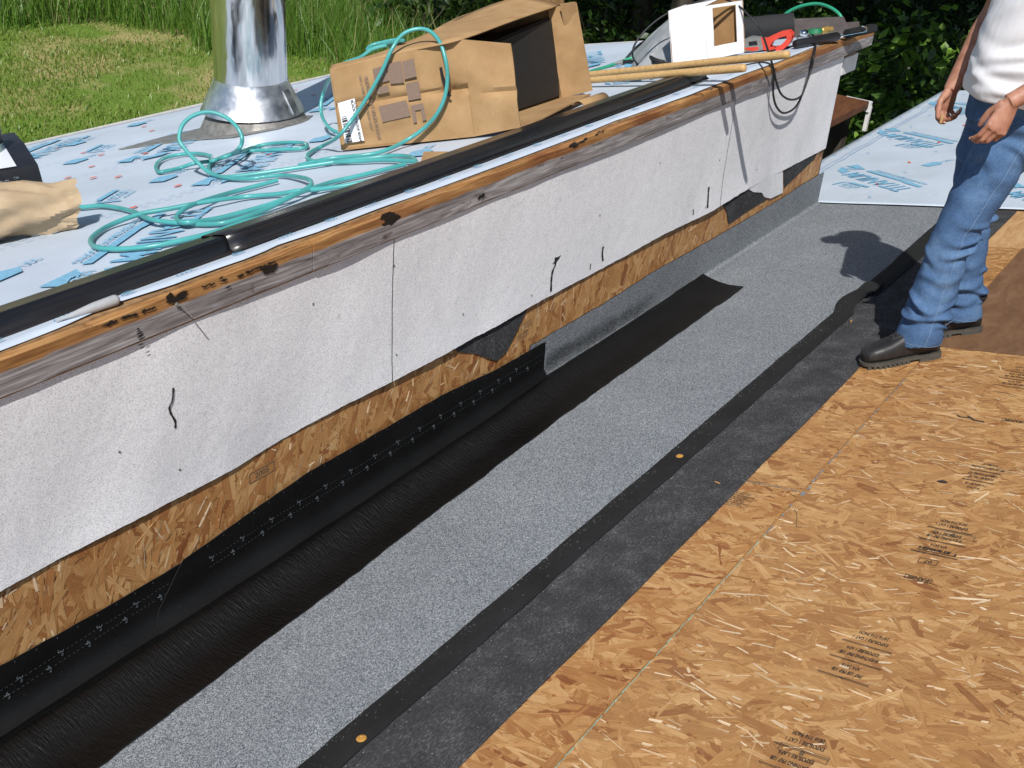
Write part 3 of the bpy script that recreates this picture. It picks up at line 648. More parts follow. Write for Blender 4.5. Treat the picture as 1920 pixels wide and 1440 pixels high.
# stamps on the wall boards
for body, q, sz, fr in (('2005', (490, 885), .028, True), ('24/16', (985, 620), .016, False), ('488', (978, 640), .014, False), ('SHEATHING', (1095, 520), .012, False)):
    p = on_wall(*q); pr = Print(); pr.text(body, 0, 0, sz, bold=True)
    if fr: pr.frame(-.05, -.018, .05, .018, .003)
    else:
        for k in range(4): pr.rect(-.035, .014+k*.008, .035, .0165+k*.008)
    pr.lay('printed_stamp', lambda a, b, p=p: V3(p[0]+a, -.0034, p[2]+b), MAT['print_grey'], house)

# ================================================================== SHEETS ON THE LOWER ROOF
def sweep(name, xs, prof, mats, label, cat, th=.0035, loc=None, jit=None, m_edge=1, ends=True):
    """a sheet swept along x; prof(x) gives its section as (y, height above the deck or absolute z) points"""
    mb = MB(); rows = [prof(x) for x in xs]; n = len(rows[0]); top = [p for r in rows for p in r]; bot = []
    for r in rows:
        for j, p in enumerate(r):
            d = r[min(j+1, n-1)] - r[max(j-1, 0)]; d[0] = 0; nn = unit(np.cross(EX, unit(d))); nn = nn if nn[2]-nn[1] > 0 else -nn
            bot.append(p - nn*th)
    N = len(top); m = len(xs)
    mb.add(top, [(i*n+j, i*n+j+1, (i+1)*n+j+1, (i+1)*n+j) for i in range(m-1) for j in range(n-1)], 0)
    A = top+bot; F = [(i*n+j, i*n+j+1, N+i*n+j+1, N+i*n+j) for i in (0, m-1) for j in range(n-1)] + [(i*n+j, (i+1)*n+j, N+(i+1)*n+j, N+i*n+j) for i in range(m-1) for j in (0, n-1)]
    mb.add(A, F, 1)
    return tag(mb.build(name, mats, None, loc, angle=60), label, cat)
xs = np.concatenate([np.linspace(-6, -2.6, 12)[:-1], np.linspace(-2.6, 3.0, 260)])
felt = sweep('felt_strip', xs, lambda x: [deck(x, y + (.004*vnoise(x*3) if y < -1 else 0), (.0062 if y > -1.1 else .0045) + .001*vnoise(x*2+y*9)) for y in np.linspace(-1.118, -.78, 8)], [MAT['felt'], MAT['black_edge']], 'dark grey felt strip lying between the bare boards and the grey granule sheet', 'roofing felt', .003)
def cap_prof(x):
    P = []
    for y in np.linspace(-.806, -.03, 14): P.append(deck(x, y + (.003*vnoise(x*7) if y < -.8 else 0), .0105 + .0018*vnoise(x*1.7+y*5, 2)))
    for a in np.linspace(0, 1, 8)[1:]:   # soft cove into the wall
        th = a*math.pi/2; y = -.03 + .0205*math.sin(th); z = (T*.03)*(1-a) + .0105 + .024*(1-math.cos(th)); P.append(V3(x, y, z))
    ztop = (.212 if x > -.12 else .165) + .010*vnoise(x*2.2, 3) + .003*vnoise(x*17, 4)
    for a in (.4, .8, 1): P.append(V3(x, -.0085 + .0015*vnoise(x*4+a, 7),   .0345 + (ztop-.0345)*a))
    return P
cap = sweep('grey_roll_sheet', np.concatenate([np.linspace(-6, -2.6, 10)[:-1], np.linspace(-2.6, 2.985, 300)]), cap_prof, [MAT['grey_granule'], MAT['black_edge']], 'wide grey granule roofing sheet turned up against the wall', 'roofing sheet', .004)
def bar_prof(x0, y0, y1, h):
    def f(x):
        w = .004*vnoise(x*3, 9) + .0022*vnoise(x*16, 5); e = min(1, (x-x0)/.05) if x0 > -2 else 1
        ys = np.linspace(y0+w, y1+w*.6, 7)
        return [deck(x, y, h + e*(.002 if i in (0, 6) else .006 + .0015*(i == 2)-.001*(i == 3)) + .001*vnoise(x*5+i, 2)) for i, y in enumerate(ys)]
    return f
def bar_main(x):
    k = max(0, x-1.12); s = .03*math.sin(min(1, k/.3)*math.pi)
    P = bar_prof(-9, -.888, -.802, .0105)(x); return [p + V3(0, s, -T*s) + NRM*(.012*min(1, k/.35)) for p in P]
sweep('seam_strip', np.concatenate([np.linspace(-6, -2.6, 8)[:-1], np.linspace(-2.6, 1.53, 240)]), bar_main, [MAT['black_bar'], MAT['black_edge']], 'black seam strip with two gold cap nails along the grey sheet', 'seam strip', .006)
sweep('seam_strip', np.linspace(1.40, 2.98, 90), lambda x: [p - NRM*.002 for p in bar_prof(1.2, -.905, -.795, .010)(x)], [MAT['black_bar'], MAT['black_edge']], 'black seam strip running on behind the standing man towards the blue sheet', 'seam strip', .005)
for i, (x, y) in enumerate(((-.439, -.856), (-2.044, -.869))):
    c = deck(x, y, .0175); mb = MB()
    rings = [[c + NRM*h + (EX*math.cos(a) + DN*math.sin(a))*r for a in np.linspace(0, 2*math.pi, 25)[:-1]] for r, h in ((.0125, 0), (.0125, .0015), (.0105, .003), (.005, .0035), (.0045, .0028), (.001, .0028))]
    mb.loft(rings); t = mb.build('cap_nail', MAT['gold_cap'], None, c); tag(t, ['gold cap nail pressed into the black strip half way along', 'gold cap nail in the black strip nearest the bottom of the picture'][i], 'nail', 'gold cap nails')
# upright black flashing, two lengths, with printed measuring lines
ZT = lambda x: float(np.interp(x, [-6, -2.416, -2.181, -1.846], [.2, .204, .192, .186]))
ZT2 = lambda x: float(np.interp(x, [-1.846, -1.653, -1.388, -.699, -.339, -.031], [.200, .222, .248, .240, .212, .206]))
def up_prof(zt, d, x_l=None):
    def f(x):
        z1 = zt(x) + .0015*vnoise(x*30, 1); P = []
        if x_l is not None: x0 = x
        for a in np.linspace(0, 1, 7): P.append(V3(x, -.014 - d - .002*vnoise(x*3+a*3, 6) - .006*(a**2), z1 + (.085-z1)*a))
        for y, h in ((-.044, .049), (-.074, .027), (-.10, .0155), (-.16, .0145)): P.append(deck(x, y-d, h+d*.3))
        if x_l is not None:   # slanting cut at the left end
            k = (x_l + .0 - x)
            P = [p + V3(max(0, .30 - (p[2]-.02)*1.5)*(-.6)*(1 if x < x_l + .02 else max(0, 1-(x-x_l)/.25)), 0, 0) for p in P]
        return P
    return f
fl = sweep('wall_flashing', np.concatenate([np.linspace(-6, -2.6, 8)[:-1], np.linspace(-2.6, -1.55, 60)]), up_prof(ZT, 0), [MAT['black_smooth'], MAT['black_edge']], 'black wall flashing at the lower left, lit paler before the overlapping length', 'flashing', .002)
fr = sweep('wall_flashing', np.linspace(-1.846, -.031, 120), up_prof(ZT2, .007, -1.846), [MAT['black_smooth'], MAT['black_edge']], 'black wall flashing printed with inch marks ending beside the grey turned-up sheet', 'flashing', .002)
up_y = lambda b, d: -.0185 - d - .006*max(0, (.19-b)/.1)**2
def place_copy(o, d):
    c = o.copy(); COL.objects.link(c); c.location = d; return c
for o, x0, x1, d in ((fl, -2.75, -1.90, 0), (fr, -1.78, -.05, .007)):
    pr = Print(); x = x0; zz = lambda x: float(np.interp(x, [-2.4, -1.5, -.05], [.137, .160, .160]))
    while x < x1:
        ph = (x-x0) % .118; z3 = zz(x); z4 = z3 - .026
        if ph > .02: pr.rect(x, z3-.0004, x+.006, z3+.0004)
        if ph < .075 or ph > .1: pr.rect(x, z4-.0004, x+.006, z4+.0004)
        x += .0135
    for i in range(int((x1-x0)/.06)):
        x = x0+i*.06; z = (ZT if d == 0 else ZT2)(x) - .003; pr.rect(x, z-.006, x+.0012, z)
    pr.lay('dashed_line', lambda a, b, d=d: V3(a, up_y(b, d), b), MAT['print_white'], o)['kind'] = 'stuff'
    pm = None
    for i in range(int((x1-x0)/.118)):
        for body, dx, dz in (('3"', .008, 0), ('4"', .086, -.026)):
            x = x0 + i*.118 + dx; z = zz(x) + dz; pr = Print(); pr.text(body, x, z, .025, rot=-1.9)
            pr.lay('printed_number', lambda a, b, d=d: V3(a, up_y(b, d), b), MAT['print_white'], o)
# loose black strip curled into the corner
def loose(x):
    I = lambda *v: float(np.interp(x, [-6, -2.4, -1.2, -.3, 0, .6, 1.0, 1.345], v))
    hb = I(.012, .012, .014, .018, .022, .026, .034, .050); yb = I(-.075, -.073, -.070, -.046, -.036, -.046, -.055, -.067)
    ye = I(-.40, -.378, -.33, -.294, -.287, -.284, -.283, -.281) + .004*vnoise(x*6, 4) + .0025*vnoise(x*23, 5)
    hump = I(.050, .050, .046, .038, .034, .024, .010, .0); pk = I(.30, .30, .28, .24, .20, .16, .14, .12); P = []
    for a in np.linspace(0, 1, 22):
        hk = math.exp(-((a-pk)/(pk*.62))**2) if a < pk else math.exp(-((a-pk)/.24)**2)
        k0 = math.exp(-(pk/(pk*.62))**2)
        h = hb*(1-a)**2.6 + hump*max(0, hk-k0*(a < pk)*(1-a/pk)) + .0155 + .0016*vnoise(x*11+a*3, 3)*(a < .7) + .002*vnoise(x*2.3+a, 12)
        P.append(deck(x, yb + (ye-yb)*a, max(h, .0150)))
    return P
sweep('loose_strip', np.concatenate([np.linspace(-6, -2.6, 10)[:-1], np.linspace(-2.6, 1.345, 420)]), loose, [MAT['black_film'], MAT['black_edge']], 'long loose black membrane strip curling in the corner over the grey sheet', 'membrane strip', .004)

# granules shed on to the strips
r_ = np.random.default_rng(77); V = []
def shed(n, fy, fh):
    for k in range(n):
        x = r_.uniform(-2.5, 1.5); y = fy(x); c = deck(x, y, fh(x, y)); a = r_.uniform(0, 6.28); z = r_.uniform(.0006, .0015)
        for i in range(3): V.append(c + z*(EX*math.cos(a+i*2.09) + DN*math.sin(a+i*2.09)))
        V.append(c + NRM*z*1.3)
shed(420, lambda x: -.806 - abs(r_.normal(0, .022)), lambda x, y: .0205 if y > -.885 else .0075); shed(330, lambda x: -.89 - abs(r_.normal(0, .012)), lambda x, y: .0078); shed(160, lambda x: r_.uniform(-1.10, -.9), lambda x, y: .0078)
V = np.array(V); n_ = len(V)//4; F = (np.arange(n_)*4)[:, None, None] + np.array([[0, 1, 3], [1, 2, 3], [2, 0, 3]])[None]
np_mesh('loose_granules', V, F.reshape(-1, 3), MAT['grey_plastic'], kind='stuff')

# ================================================================== BLUE UNDERLAYMENT SHEETS
def logo(kind):
    """print of the underlayment, in metres: 0 = the long lettered mark, 1 = small box, 2 = pointed flag"""
    pr = Print()
    if kind == 0:
        pr.text('TITANIUM', 0, .070, .165, bold=True, shear=.12, sx=.86)
        pr.poly([(-.31, -.052), (-.12, -.068), (.31, -.068), (.31, -.035), (-.10, -.035), (-.16, -.022), (-.31, -.022)])
        pr.text('HIGH PERFORMANCE ROOFING', 0, -.098, .040, bold=True, sx=.98)
        pr.poly([(.36, .11), (.39, .03), (.43, .05), (.45, .01), (.53, .02), (.50, .05), (.46, .09)])
        pr.poly([(.36, -.06), (.52, -.10), (.54, -.02), (.46, -.035), (.42, -.02)]); pr.text('UDL', .44, -.01, .05, bold=True)
    elif kind == 1:
        pr.poly([(-.12, -.06), (.06, -.06), (.08, -.035), (-.12, -.035)]); pr.text('UDL50', -.01, .0, .06, bold=True, sx=.9); pr.text('INTERWRAP', 0, .045, .022, bold=True); pr.poly([(.085, -.06), (.12, -.02), (.12, .055), (.10, .055), (.10, -.02)])
    elif kind == 2:
        pr.poly([(-.10, -.035), (.0, -.045), (.05, 0), (.0, .045), (-.10, .035)]); pr.text('UDL', .10, 0, .05, bold=True, sx=.8)
    return pr
SPROTO = {}
def lay_print(name, pr_or_key, fn, x, y, ang, mats, parent):
    """shared mesh laid flat on a sloping sheet; copies are turned and moved"""
    key = (name, pr_or_key if not isinstance(pr_or_key, Print) else id(pr_or_key), parent.name)
    if key not in SPROTO:
        pr = logo(pr_or_key) if not isinstance(pr_or_key, Print) else pr_or_key
        me = bpy.data.meshes.new(name); me.from_pydata([(a, b, 0) for a, b in pr.v], [], pr.f)
        mats = mats if isinstance(mats, (list, tuple)) else [mats]
        for mm in mats: me.materials.append(mm)
        if len(mats) > 1: me.polygons.foreach_set('material_index', pr.m)
        me.update(); SPROTO[key] = me
    o = bpy.data.objects.new(name, SPROTO[key]); COL.objects.link(o); o.parent = parent
    p = fn(x, y) - OFF[parent.name]
    c, s = math.cos(ang), math.sin(ang); X = EX*c + DN*s; Y = -EX*s + DN*c
    m = Matrix.Identity(4)
    for i in range(3): m[i][0] = X[i]; m[i][1] = Y[i]; m[i][2] = NRM[i]; m[i][3] = p[i]
    o.matrix_local = m; return o
def sheet(name, x0, x1, y0, y1, fn, h, label, nx, ny, amp, near=None):
    mb = MB(); xs = np.linspace(x0, x1, nx); ys = np.linspace(y0, y1, ny)
    def hh(x, y): return h + amp*(vnoise(x*1.6+y*.7, 3)*.6 + vnoise(y*3.1-x*.5, 6)*.5 + .35*vnoise(x*6+y*2, 9))
    def P(x, y):
        yy = y
        if near is not None and abs(y-y0) < 1e-6: yy = near(x)
        return fn(x, yy, max(.001, hh(x, y)))
    mb.grid(P, xs, ys); o = mb.build(name, MAT['underlayment'], None, angle=80, solid=.0012); return tag(o, label, 'underlayment sheet')
near_edge = lambda x: .006 + .010*vnoise(x*2.1, 4) + .008*abs(vnoise(x*3.7, 9)) + (.022*max(0, 1-abs(x+1.95)/.16)) + .02*max(0, 1-abs(x+1.42)/.14) + .018*max(0, 1-abs(x-.42)/.3) + .02*max(0, 1-abs(x-2.45)/.3)
usheet = sheet('underlayment_sheet', -6, 3.245, .006, 3.335, roof, .004, 'pale blue printed underlayment covering the upper roof behind the fascia', 330, 60, .0030, near_edge)
lsheet = sheet('underlayment_sheet', 3.0, 7.05, -3.4, .415, deck, .016, 'pale blue printed underlayment on the lower roof beyond the end of the wall', 90, 90, .003)
PB = MAT['print_blue']; RP = lambda x, y: roof(x, y, .0100); DP = lambda x, y: deck(x, y, .0215)
U45 = math.atan2(.506, .745)+math.pi
for x, y in ((-1.44, .60), (-.36, 1.30), (-.02, 2.22), (-.23, 3.02), (-2.75, .62), (1.9, .75), (2.45, 1.45), (1.2, 2.25), (2.3, 2.2), (-1.45, 2.2)): lay_print('printed_logo', 0, RP, x, y, U45, PB, usheet)
for x, y in ((-.72, 1.38), (-.21, .50), (-.46, 2.35), (-1.85, .66), (.46, 3.12), (-.07, 2.93), (.05, 1.28), (1.7, 1.2)): lay_print('printed_flag', 2, RP, x, y, U45+math.pi*.94, PB, usheet)
for x, y in ((-1.02, 1.30), (-.20, 2.55), (-1.0, 2.0), (2.6, .52), (1.45, .62)): lay_print('printed_box', 1, RP, x, y, U45, PB, usheet)
dot = Print(); dot.disc(0, 0, .022, .010); 
for px in ((127, 333), (175, 333), (222, 331), (157, 286), (190, 290), (172, 312), (273, 287), (334, 348), (250, 389), (270, 237), (285, 245), (216, 513), (105, 278), (90, 373), (555, 168), (588, 178), (505, 290)):
    p = on_roof(*px, .009); lay_print('printed_dot', dot, RP, p[0], p[1], .25, MAT['print_red'], usheet)
sw = Print()
for r in (.024, .016, .008): sw.arc(0, 0, r, .0035, .3, 5.6, sy=.6)
tk = Print()
for k in range(4): tk.arc(-.024+k*.016, 0, .011, .003, 1.2, 5.2, sy=.8)
for k in range(14):
    x = -3.2 + k*.362; lay_print('printed_swirl', sw, RP, x-.13, .068, .2, PB, usheet); lay_print('printed_mark', tk, RP, x+.05, .066, .1, PB, usheet)
ln = Print()
for k in range(90): ln.rect(-2.2+k*.05, 0, -2.2+k*.05+.03, .004)
for y in (.99, 1.03, 1.92, 2.42): lay_print('printed_line', ln, RP, 0, y, .006, MAT['print_pale'], usheet)['kind'] = 'stuff'
L50 = math.atan2(.47, .39)
for x, y in ((3.60, -.225), (4.90, -.05), (6.15, -.06), (4.3, -1.15), (5.6, -1.1), (3.2, -1.3)): lay_print('printed_logo', 0, DP, x, y, L50, PB, lsheet)
for x, y in ((3.42, -.055), (4.63, -.06), (5.9, -.05), (3.6, -1.3)): lay_print('printed_box', 1, DP, x, y, L50+.1, PB, lsheet)
for x, y in ((4.09, -.385), (5.3, -.4), (3.65, -.78)): lay_print('printed_flag', 2, DP, x, y, -.55, PB, lsheet)
for x in (3.473, 4.107, 4.769, 5.4): lay_print('printed_dot', dot, DP, x, -.205, .4, MAT['print_red'], lsheet)
for k in range(16):
    lay_print('printed_mark', tk, DP, 3.12+k*.24, .375, .1, PB, lsheet)
    if k % 2: lay_print('printed_mark', tk, DP, 3.2+k*.24, .17, .3, PB, lsheet)
    if k % 3 == 0: lay_print('printed_mark', tk, DP, 3.15+k*.22, -.27, .3, PB, lsheet)
ll = Print(); P0 = [(3.05+k*.08, .265+.012*vnoise(k*.7, 2)) for k in range(50)]; ll.stroke(P0, .007); ll.stroke([(a, b+.03+.006*vnoise(a*5, 3)) for a, b in P0], .005)
ll.lay('printed_line', lambda a, b: deck(a, b, .0215), MAT['print_pale'], lsheet)
# stamps, chalk and pen on the boards of the lower roof
OP = lambda x, y: deck(x, y, .0046); HALF = math.pi/2
def stamp(pr, px, py, par, mat='print_grey', da=0, name='printed_stamp'):
    p = on_deck(px, py, .0046); o = lay_print(name, pr, OP, p[0], p[1], HALF+da, MAT[mat], par); return o
def rows(n, wd, seed, gap=.024, bars=True):
    q = Print(); r_ = random.Random(seed); words = ['APA', 'EXPOSURE 1', 'SIZED FOR SPACING', '24/16', '7/16 INCH', 'PS 2-04', 'SHEATHING', 'THIS SIDE DOWN', 'PRP 108', 'MILL 427', 'STRENGTH AXIS', 'CAT 1']
    for k in range(n):
        y = k*gap
        if bars and k % 3 == 2: q.rect(-wd*r_.uniform(.45, .5), y-.001, wd*r_.uniform(.45, .5), y+.0008); q.rect(-wd*.48, y+.003, wd*.47, y+.0045)
        else: q.text(r_.choice(words)+' '+r_.choice(words), 0, y, .0185, sx=wd/.235, bold=True)
    return q
for k_, (px, py, sc) in enumerate(((1858, 872, .85), (1640, 1192, 1.15), (1925, 690, .8))):
    stamp(rows((8, 9, 4)[k_], .115*sc, 3+k_), px, py, big, 'print_black', da=-.04)
q = Print(); q.text('MADE IN CANADA', 0, 0, .015, bold=True, sx=.9); q.rect(-.062, .012, .06, .0132); q.rect(-.062, -.01, -.0608, .012)
stamp(q, 1790, 980, big); stamp(q, 1518, 1382, big)
q = Print(); q.frame(-.058, -.013, .052, .013, .0014); q.text('8', .0, 0, .022, bold=True); stamp(q, 1788, 1003, big); stamp(q, 1505, 1412, big)
q = Print(); q.text('STRANDS', 0, 0, .020, bold=True); q.rect(-.06, .012, .045, .0145); q.rect(-.06, .0, -.055, .012); stamp(q, 1753, 1031, big, 'print_black')
q = Print(); q.frame(-.025, -.0135, .025, .0135, .0016); q.text('07', 0, 0, .021, bold=True); stamp(q, 1741, 1053, big, 'print_black'); 
q = Print(); q.text('PANEL', 0, 0, .021, bold=True); q.rect(-.036, .011, .034, .013); q.rect(-.036, -.011, -.0345, .011); q.rect(.0325, -.011, .034, .011); stamp(q, 1722, 1084, big, 'print_black'); stamp(q, 1900, 788, big, 'print_black')
q = Print()
for x in (-.036, -.012, .012, .036): q.frame(x-.011, -.05, x+.011, .05, .0012); q.text('APA RATED', x, .0, .012, rot=HALF, bold=True)
stamp(q, 1382, 935, narrow, da=HALF*1.0)
q = Print(); q.stroke([(-.05, 0), (-.02, .012), (.0, .004), (.03, .018), (.05, .012)], .006); q.stroke([(-.01, .004), (.02, -.006)], .004); stamp(q, 1822, 783, big, 'print_black', -.35, 'pen_scrawl')
q = Print(); q.poly([(.016*math.cos(a)*(1+.2*math.sin(3*a)), .009*math.sin(a)) for a in np.linspace(0, 6.28, 16)[:-1]]); stamp(q, 1768, 903, big, 'print_black', 0, 'ink_blot')
q = Print(); q.stroke([(-.004*math.sin(k*.5), .01*k) for k in range(12)], .0016); stamp(q, 1490, 955, narrow, 'print_grey', .5, 'pen_scrawl')
def chalk(x0, x1, y, mat, par, wd, fill, seed, along=True):
    q = Print(); r_ = random.Random(seed); x = x0
    while x < x1:
        l = r_.uniform(.004, .03)
        if r_.random() < fill: j = r_.uniform(-.0012, .0012); w2 = wd*r_.uniform(.4, 1); q.rect(x, y+j-w2, x+l*.9, y+j+w2) if along else q.rect(y+j-w2, x, y+j+w2, x+l*.9)
        x += l
    o = q.lay('chalk_line', lambda a, b: deck(a, b, .0044), MAT[mat], par); o['kind'] = 'stuff'
chalk(-2.4, -.78, -1.3060, 'chalk_teal', big, .0016, .9, 1); chalk(-.8, .6, -1.3065, 'chalk_blue', big, .0022, .5, 2); chalk(-1.297, -1.10, -.4945, 'chalk_blue', narrow, .0016, .9, 3, False); chalk(-.62, -.45, -1.312, 'chalk_blue', big, .005, .4, 5)
for i, (px, py) in enumerate(((1535, 643), (1512, 1320), (1455, 690), (1596, 602), (1345, 905))):   # splinters and crumbs
    c = on_deck(px, py, .012 if i in (0, 3) else .006); mb = MB(); a_ = i*1.1; mb.box(c, (.022, .006, .003), (EX*math.cos(a_)+DN*math.sin(a_), -EX*math.sin(a_)+DN*math.cos(a_), NRM)); 
    tag(mb.build('wood_splinter', MAT['osb_strand_orange'], None, c, smooth=False), ['orange wood splinter lying on the dark felt beside the seam strip', 'wood splinter lying among the lower stamps on the boards', 'wood splinter lying on the felt beside the boards', 'wood splinter lying on the seam strip near the man', 'wood splinter lying on the orange board above its stamp'][i], 'splinter', 'loose wood splinters')
# plank ledge beyond the wall end
t = thing('plank_ledge', 'rusty brown plank ledge with white metal end beyond the wall', 'ledge', (5.1, .72, GZ))
mb = MB(); mb.box((4.6, .74, .02), (1.94, .28, .06)); mb.build('plank', MAT['rusty_board'], t, smooth=False, bevel=.004)
mb = MB(); mb.box((5.60, .70, .0), (.05, .22, .08)); mb.box((5.612, .60, -.10), (.035, .03, .20)); mb.build('end_bracket', MAT['white_paint'], t, smooth=False)
for x in (3.75, 5.45):
    mb = MB(); mb.box((x, .76, -1.26), (.12, .12, 2.48)); mb.build('post', MAT['bark'], t, smooth=False)

# ================================================================== CHIMNEY
cx = on_roof(468, 232)[0]+.02; cc = on_roof(475, 238)
ch = thing('chimney', 'shiny stainless chimney pipe with flared collar standing on the upper roof', 'chimney', cc)
def ringz(c, r, z, n=56, tilt=0, sq=0):
    out = []
    for k in range(n):
        a = 2*math.pi*k/n; x, y = r*math.cos(a), r*math.sin(a); out.append(V3(c[0]+x, c[1]+y, c[2]+z - tilt*y))
    return out
pc = cc
mb = MB(); mb.loft([ringz(pc, .178, z) for z in (.19, .5, .95, .96)] , 0, False); mb.loft([ringz(pc, .180, z) for z in (.962, 1.4, 2.2)], 0, True); mb.build('pipe', MAT['stainless'], ch, angle=50)
mb = MB(); a0 = 4.9   # seam down the pipe
mb.tube([pc + V3(.1785*math.cos(a0+.35), .1785*math.sin(a0+.35), z) for z in (.2, .95)], .0035, 6); mb.build('pipe_seam', MAT['stainless'], ch)
mb = MB(); mb.loft([ringz(pc, r, z, tilt=tt) for r, z, tt in ((.255, .092, .03), (.183, .235, 0), (.1795, .250, 0), (.1790, .250, 0), (.181, .233, 0), (.252, .090, .03))], 0, False); mb.build('storm_collar', MAT['galvanised'], ch, angle=40)
mb = MB(); aa = math.radians(285)
for da in (0,): mb.box(pc + V3(.222*math.cos(aa), .222*math.sin(aa), .165), (.05, .006, .12), (V3(-math.sin(aa), math.cos(aa), 0), unit(V3(math.cos(aa), math.sin(aa), .55)), unit(V3(-.55*math.cos(aa), -.55*math.sin(aa), 1)))); 
mb.build('collar_tab', MAT['galvanised'], ch, smooth=False)
mb = MB(); R0 = .325
def ringn(r, h, ox=0, oy=0): return [cc + EX*(r*math.cos(2*math.pi*k/56)+ox) + DN*(r*math.sin(2*math.pi*k/56)+oy) + NRM*h for k in range(56)]
mb.loft([ringn(.292, .006), ringn(.275, .012), ringz(pc, .186, .15, tilt=.05), ringz(pc, .182, .155)], 0, False); mb.build('flashing_cone', MAT['lead_grey'], ch, angle=40)
mb = MB(); pl = [(-.36, -.02), (-.44, .12), (-.60, .30), (-.30, .34), (.18, .30), (.25, -.18), (.16, -.24), (-.10, -.30), (-.30, -.20)]
mb.prism(pl, cc + NRM*.0075, EX, DN, NRM*.0035); mb.build('base_plate', MAT['lead_grey'], ch, smooth=False)

# ================================================================== LONG TEAL HOSE
def px_path(pts):   # (px, py, height above the upper roof)
    return [on_roof(a, b, h) for a, b, h in pts]
t = thing('hose', 'long teal air hose tangled in loops across the roof and over the cardboard box', 'hose', on_roof(450, 400))
HR = .0080
def hose_run(P, r=HR, mat='hose_teal', par=None, n=7):
    mb = MB(); mb.tube(spline(P, n), r, 10); return mb.build('hose_length', MAT[mat], par or t, angle=80)
g = .018
hose_run(px_path([(60, 392, g), (110, 390, g), (150, 389, g), (195, 386, g), (247, 396, g), (285, 412, .03), (347, 419, g), (400, 420, g), (440, 413, g), (490, 396, g), (540, 372, g+.01), (570, 357, .03), (584, 345, .035), (574, 335, .03), (535, 329, g), (500, 331, g), (470, 335, g), (430, 334, g)])
         + [as_deep(x, y, on_roof(400, 332, .01), dz) for x, y, dz in ((395, 325, 0), (368, 302, .02), (345, 277, .03), (336, 260, .03), (342, 235, .03), (362, 217, .03), (393, 210, .03), (425, 221, .03), (447, 242, .02), (454, 262, .02), (447, 280, 0))]
         + px_path([(425, 292, .03), (395, 302, .02), (365, 306, .03), (340, 314, g), (315, 320, g), (297, 322, g), (293, 310, g), (305, 298, g), (335, 290, g), (370, 288, g), (394, 292, g), (396, 296, g), (398, 302, .035), (430, 290, .035), (470, 283, .02), (520, 281, g), (560, 279, g), (575, 275, g), (572, 269, g), (550, 267, g), (510, 269, g), (475, 276, g), (450, 284, .05), (420, 295, .05), (400, 303, g), (391, 314, g), (397, 325, g), (420, 332, g), (470, 327, g), (540, 317, g), (600, 308, g), (640, 302, g)]))
hose_run(px_path([(640, 302, g), (690, 297, g), (735, 292, g), (768, 294, g), (780, 303, g), (772, 313, g), (730, 329, g), (680, 347, g), (620, 369, g), (560, 388, g), (500, 405, g), (450, 419, g), (400, 436, g), (330, 453, g), (270, 464, g), (215, 467, g), (182, 464, g), (170, 454, g), (177, 441, g), (205, 423, g), (260, 402, .03), (320, 391, .03), (400, 376, .03), (460, 369, g), (520, 364, g), (560, 358, .028), (620, 352, g), (690, 340, g), (740, 326, g)]))
hose_run(px_path([(520, 338, .02), (480, 349, g), (430, 362, g), (380, 377, .03), (345, 392, .03), (331, 408, g), (345, 417, .03), (400, 411, g), (450, 399, g), (510, 382, g), (560, 362, .03), (620, 342, g), (680, 328, g), (760, 308, g)]))

# ================================================================== CARDBOARD BOX
A = on_roof(640, 282, .012); B = on_roof(890, 256, .012); C = on_roof(1056, 186, .012)
eb = unit(B - A); fn_ = unit(np.cross(eb, NRM)); dv = C - B
FP = lambda px, py, off=0: on_plane(px, py, A - fn_*off, fn_)     # front plane (off > 0 = further back)
if fn_ @ (CAM - A) < 0: fn_ = -fn_
RP_ = lambda px, py: on_plane(px, py, C, fn_)
BP = lambda px, py: on_plane(px, py, B, np.cross(dv, NRM))
TL, TR = FP(618, 131), FP(866, 74); bx = thing('cardboard_box', 'big torn brown cardboard box lying open on its side on the roof', 'box', (A+C)/2)
TRR = RP_(1052, 8); TM = RP_(955, -4); BL_ = C - eb*np.linalg.norm(B-A)
TBL = FP(626, 120, .10); TB2 = FP(700, 102, .16)
def crumple(p, s, k=3.): return np.array(p) + V3(vnoise(p[0]*k*3+p[2]*5, 1), vnoise(p[1]*k*3+p[0]*4, 2), vnoise(p[2]*k*4+p[1]*3, 3))*s
def panel(name, a, b, c, d, mats, amp=.004, th=.006, n=14, push=None, par=None):
    """quad a-b-c-d as a slightly crumpled board; a-b is the low edge"""
    mb = MB(); nn = unit(np.cross(b-a, d-a)); Q = []
    for i in range(n+1):
        for j in range(n+1):
            u, v = i/n, j/n; p = (a*(1-u)+b*u)*(1-v) + (d*(1-u)+c*u)*v
            k = min(u, 1-u, v, 1-v)*4; p = p + nn*amp*min(1, k+.15)*(vnoise(u*3.1+v*2.3, 3)*.6 + vnoise(v*4.7-u*1.7, 8)*.5)
            if push: p = p + nn*push(u, v)
            Q.append(p)
    ix = lambda i, j: i*(n+1)+j
    F = [(ix(i, j), ix(i+1, j), ix(i+1, j+1), ix(i, j+1)) for i in range(n) for j in range(n)]
    mb.add(Q, F, 0); mb.add([p - nn*th for p in Q], [f[::-1] for f in F], 1 if isinstance(mats, list) else 0)
    N = len(Q); bd = [ix(i, 0) for i in range(n)] + [ix(n, j) for j in range(n)] + [ix(i, n) for i in range(n, 0, -1)] + [ix(0, j) for j in range(n, 0, -1)]
    mb.add(Q + [p - nn*th for p in Q], [(bd[k], bd[(k+1) % len(bd)], N+bd[(k+1) % len(bd)], N+bd[k]) for k in range(len(bd))], 0)
    me = mb.build(name, mats, par or bx, angle=30); return me
K = MAT['cardboard']; KI = MAT['cardboard_inside']
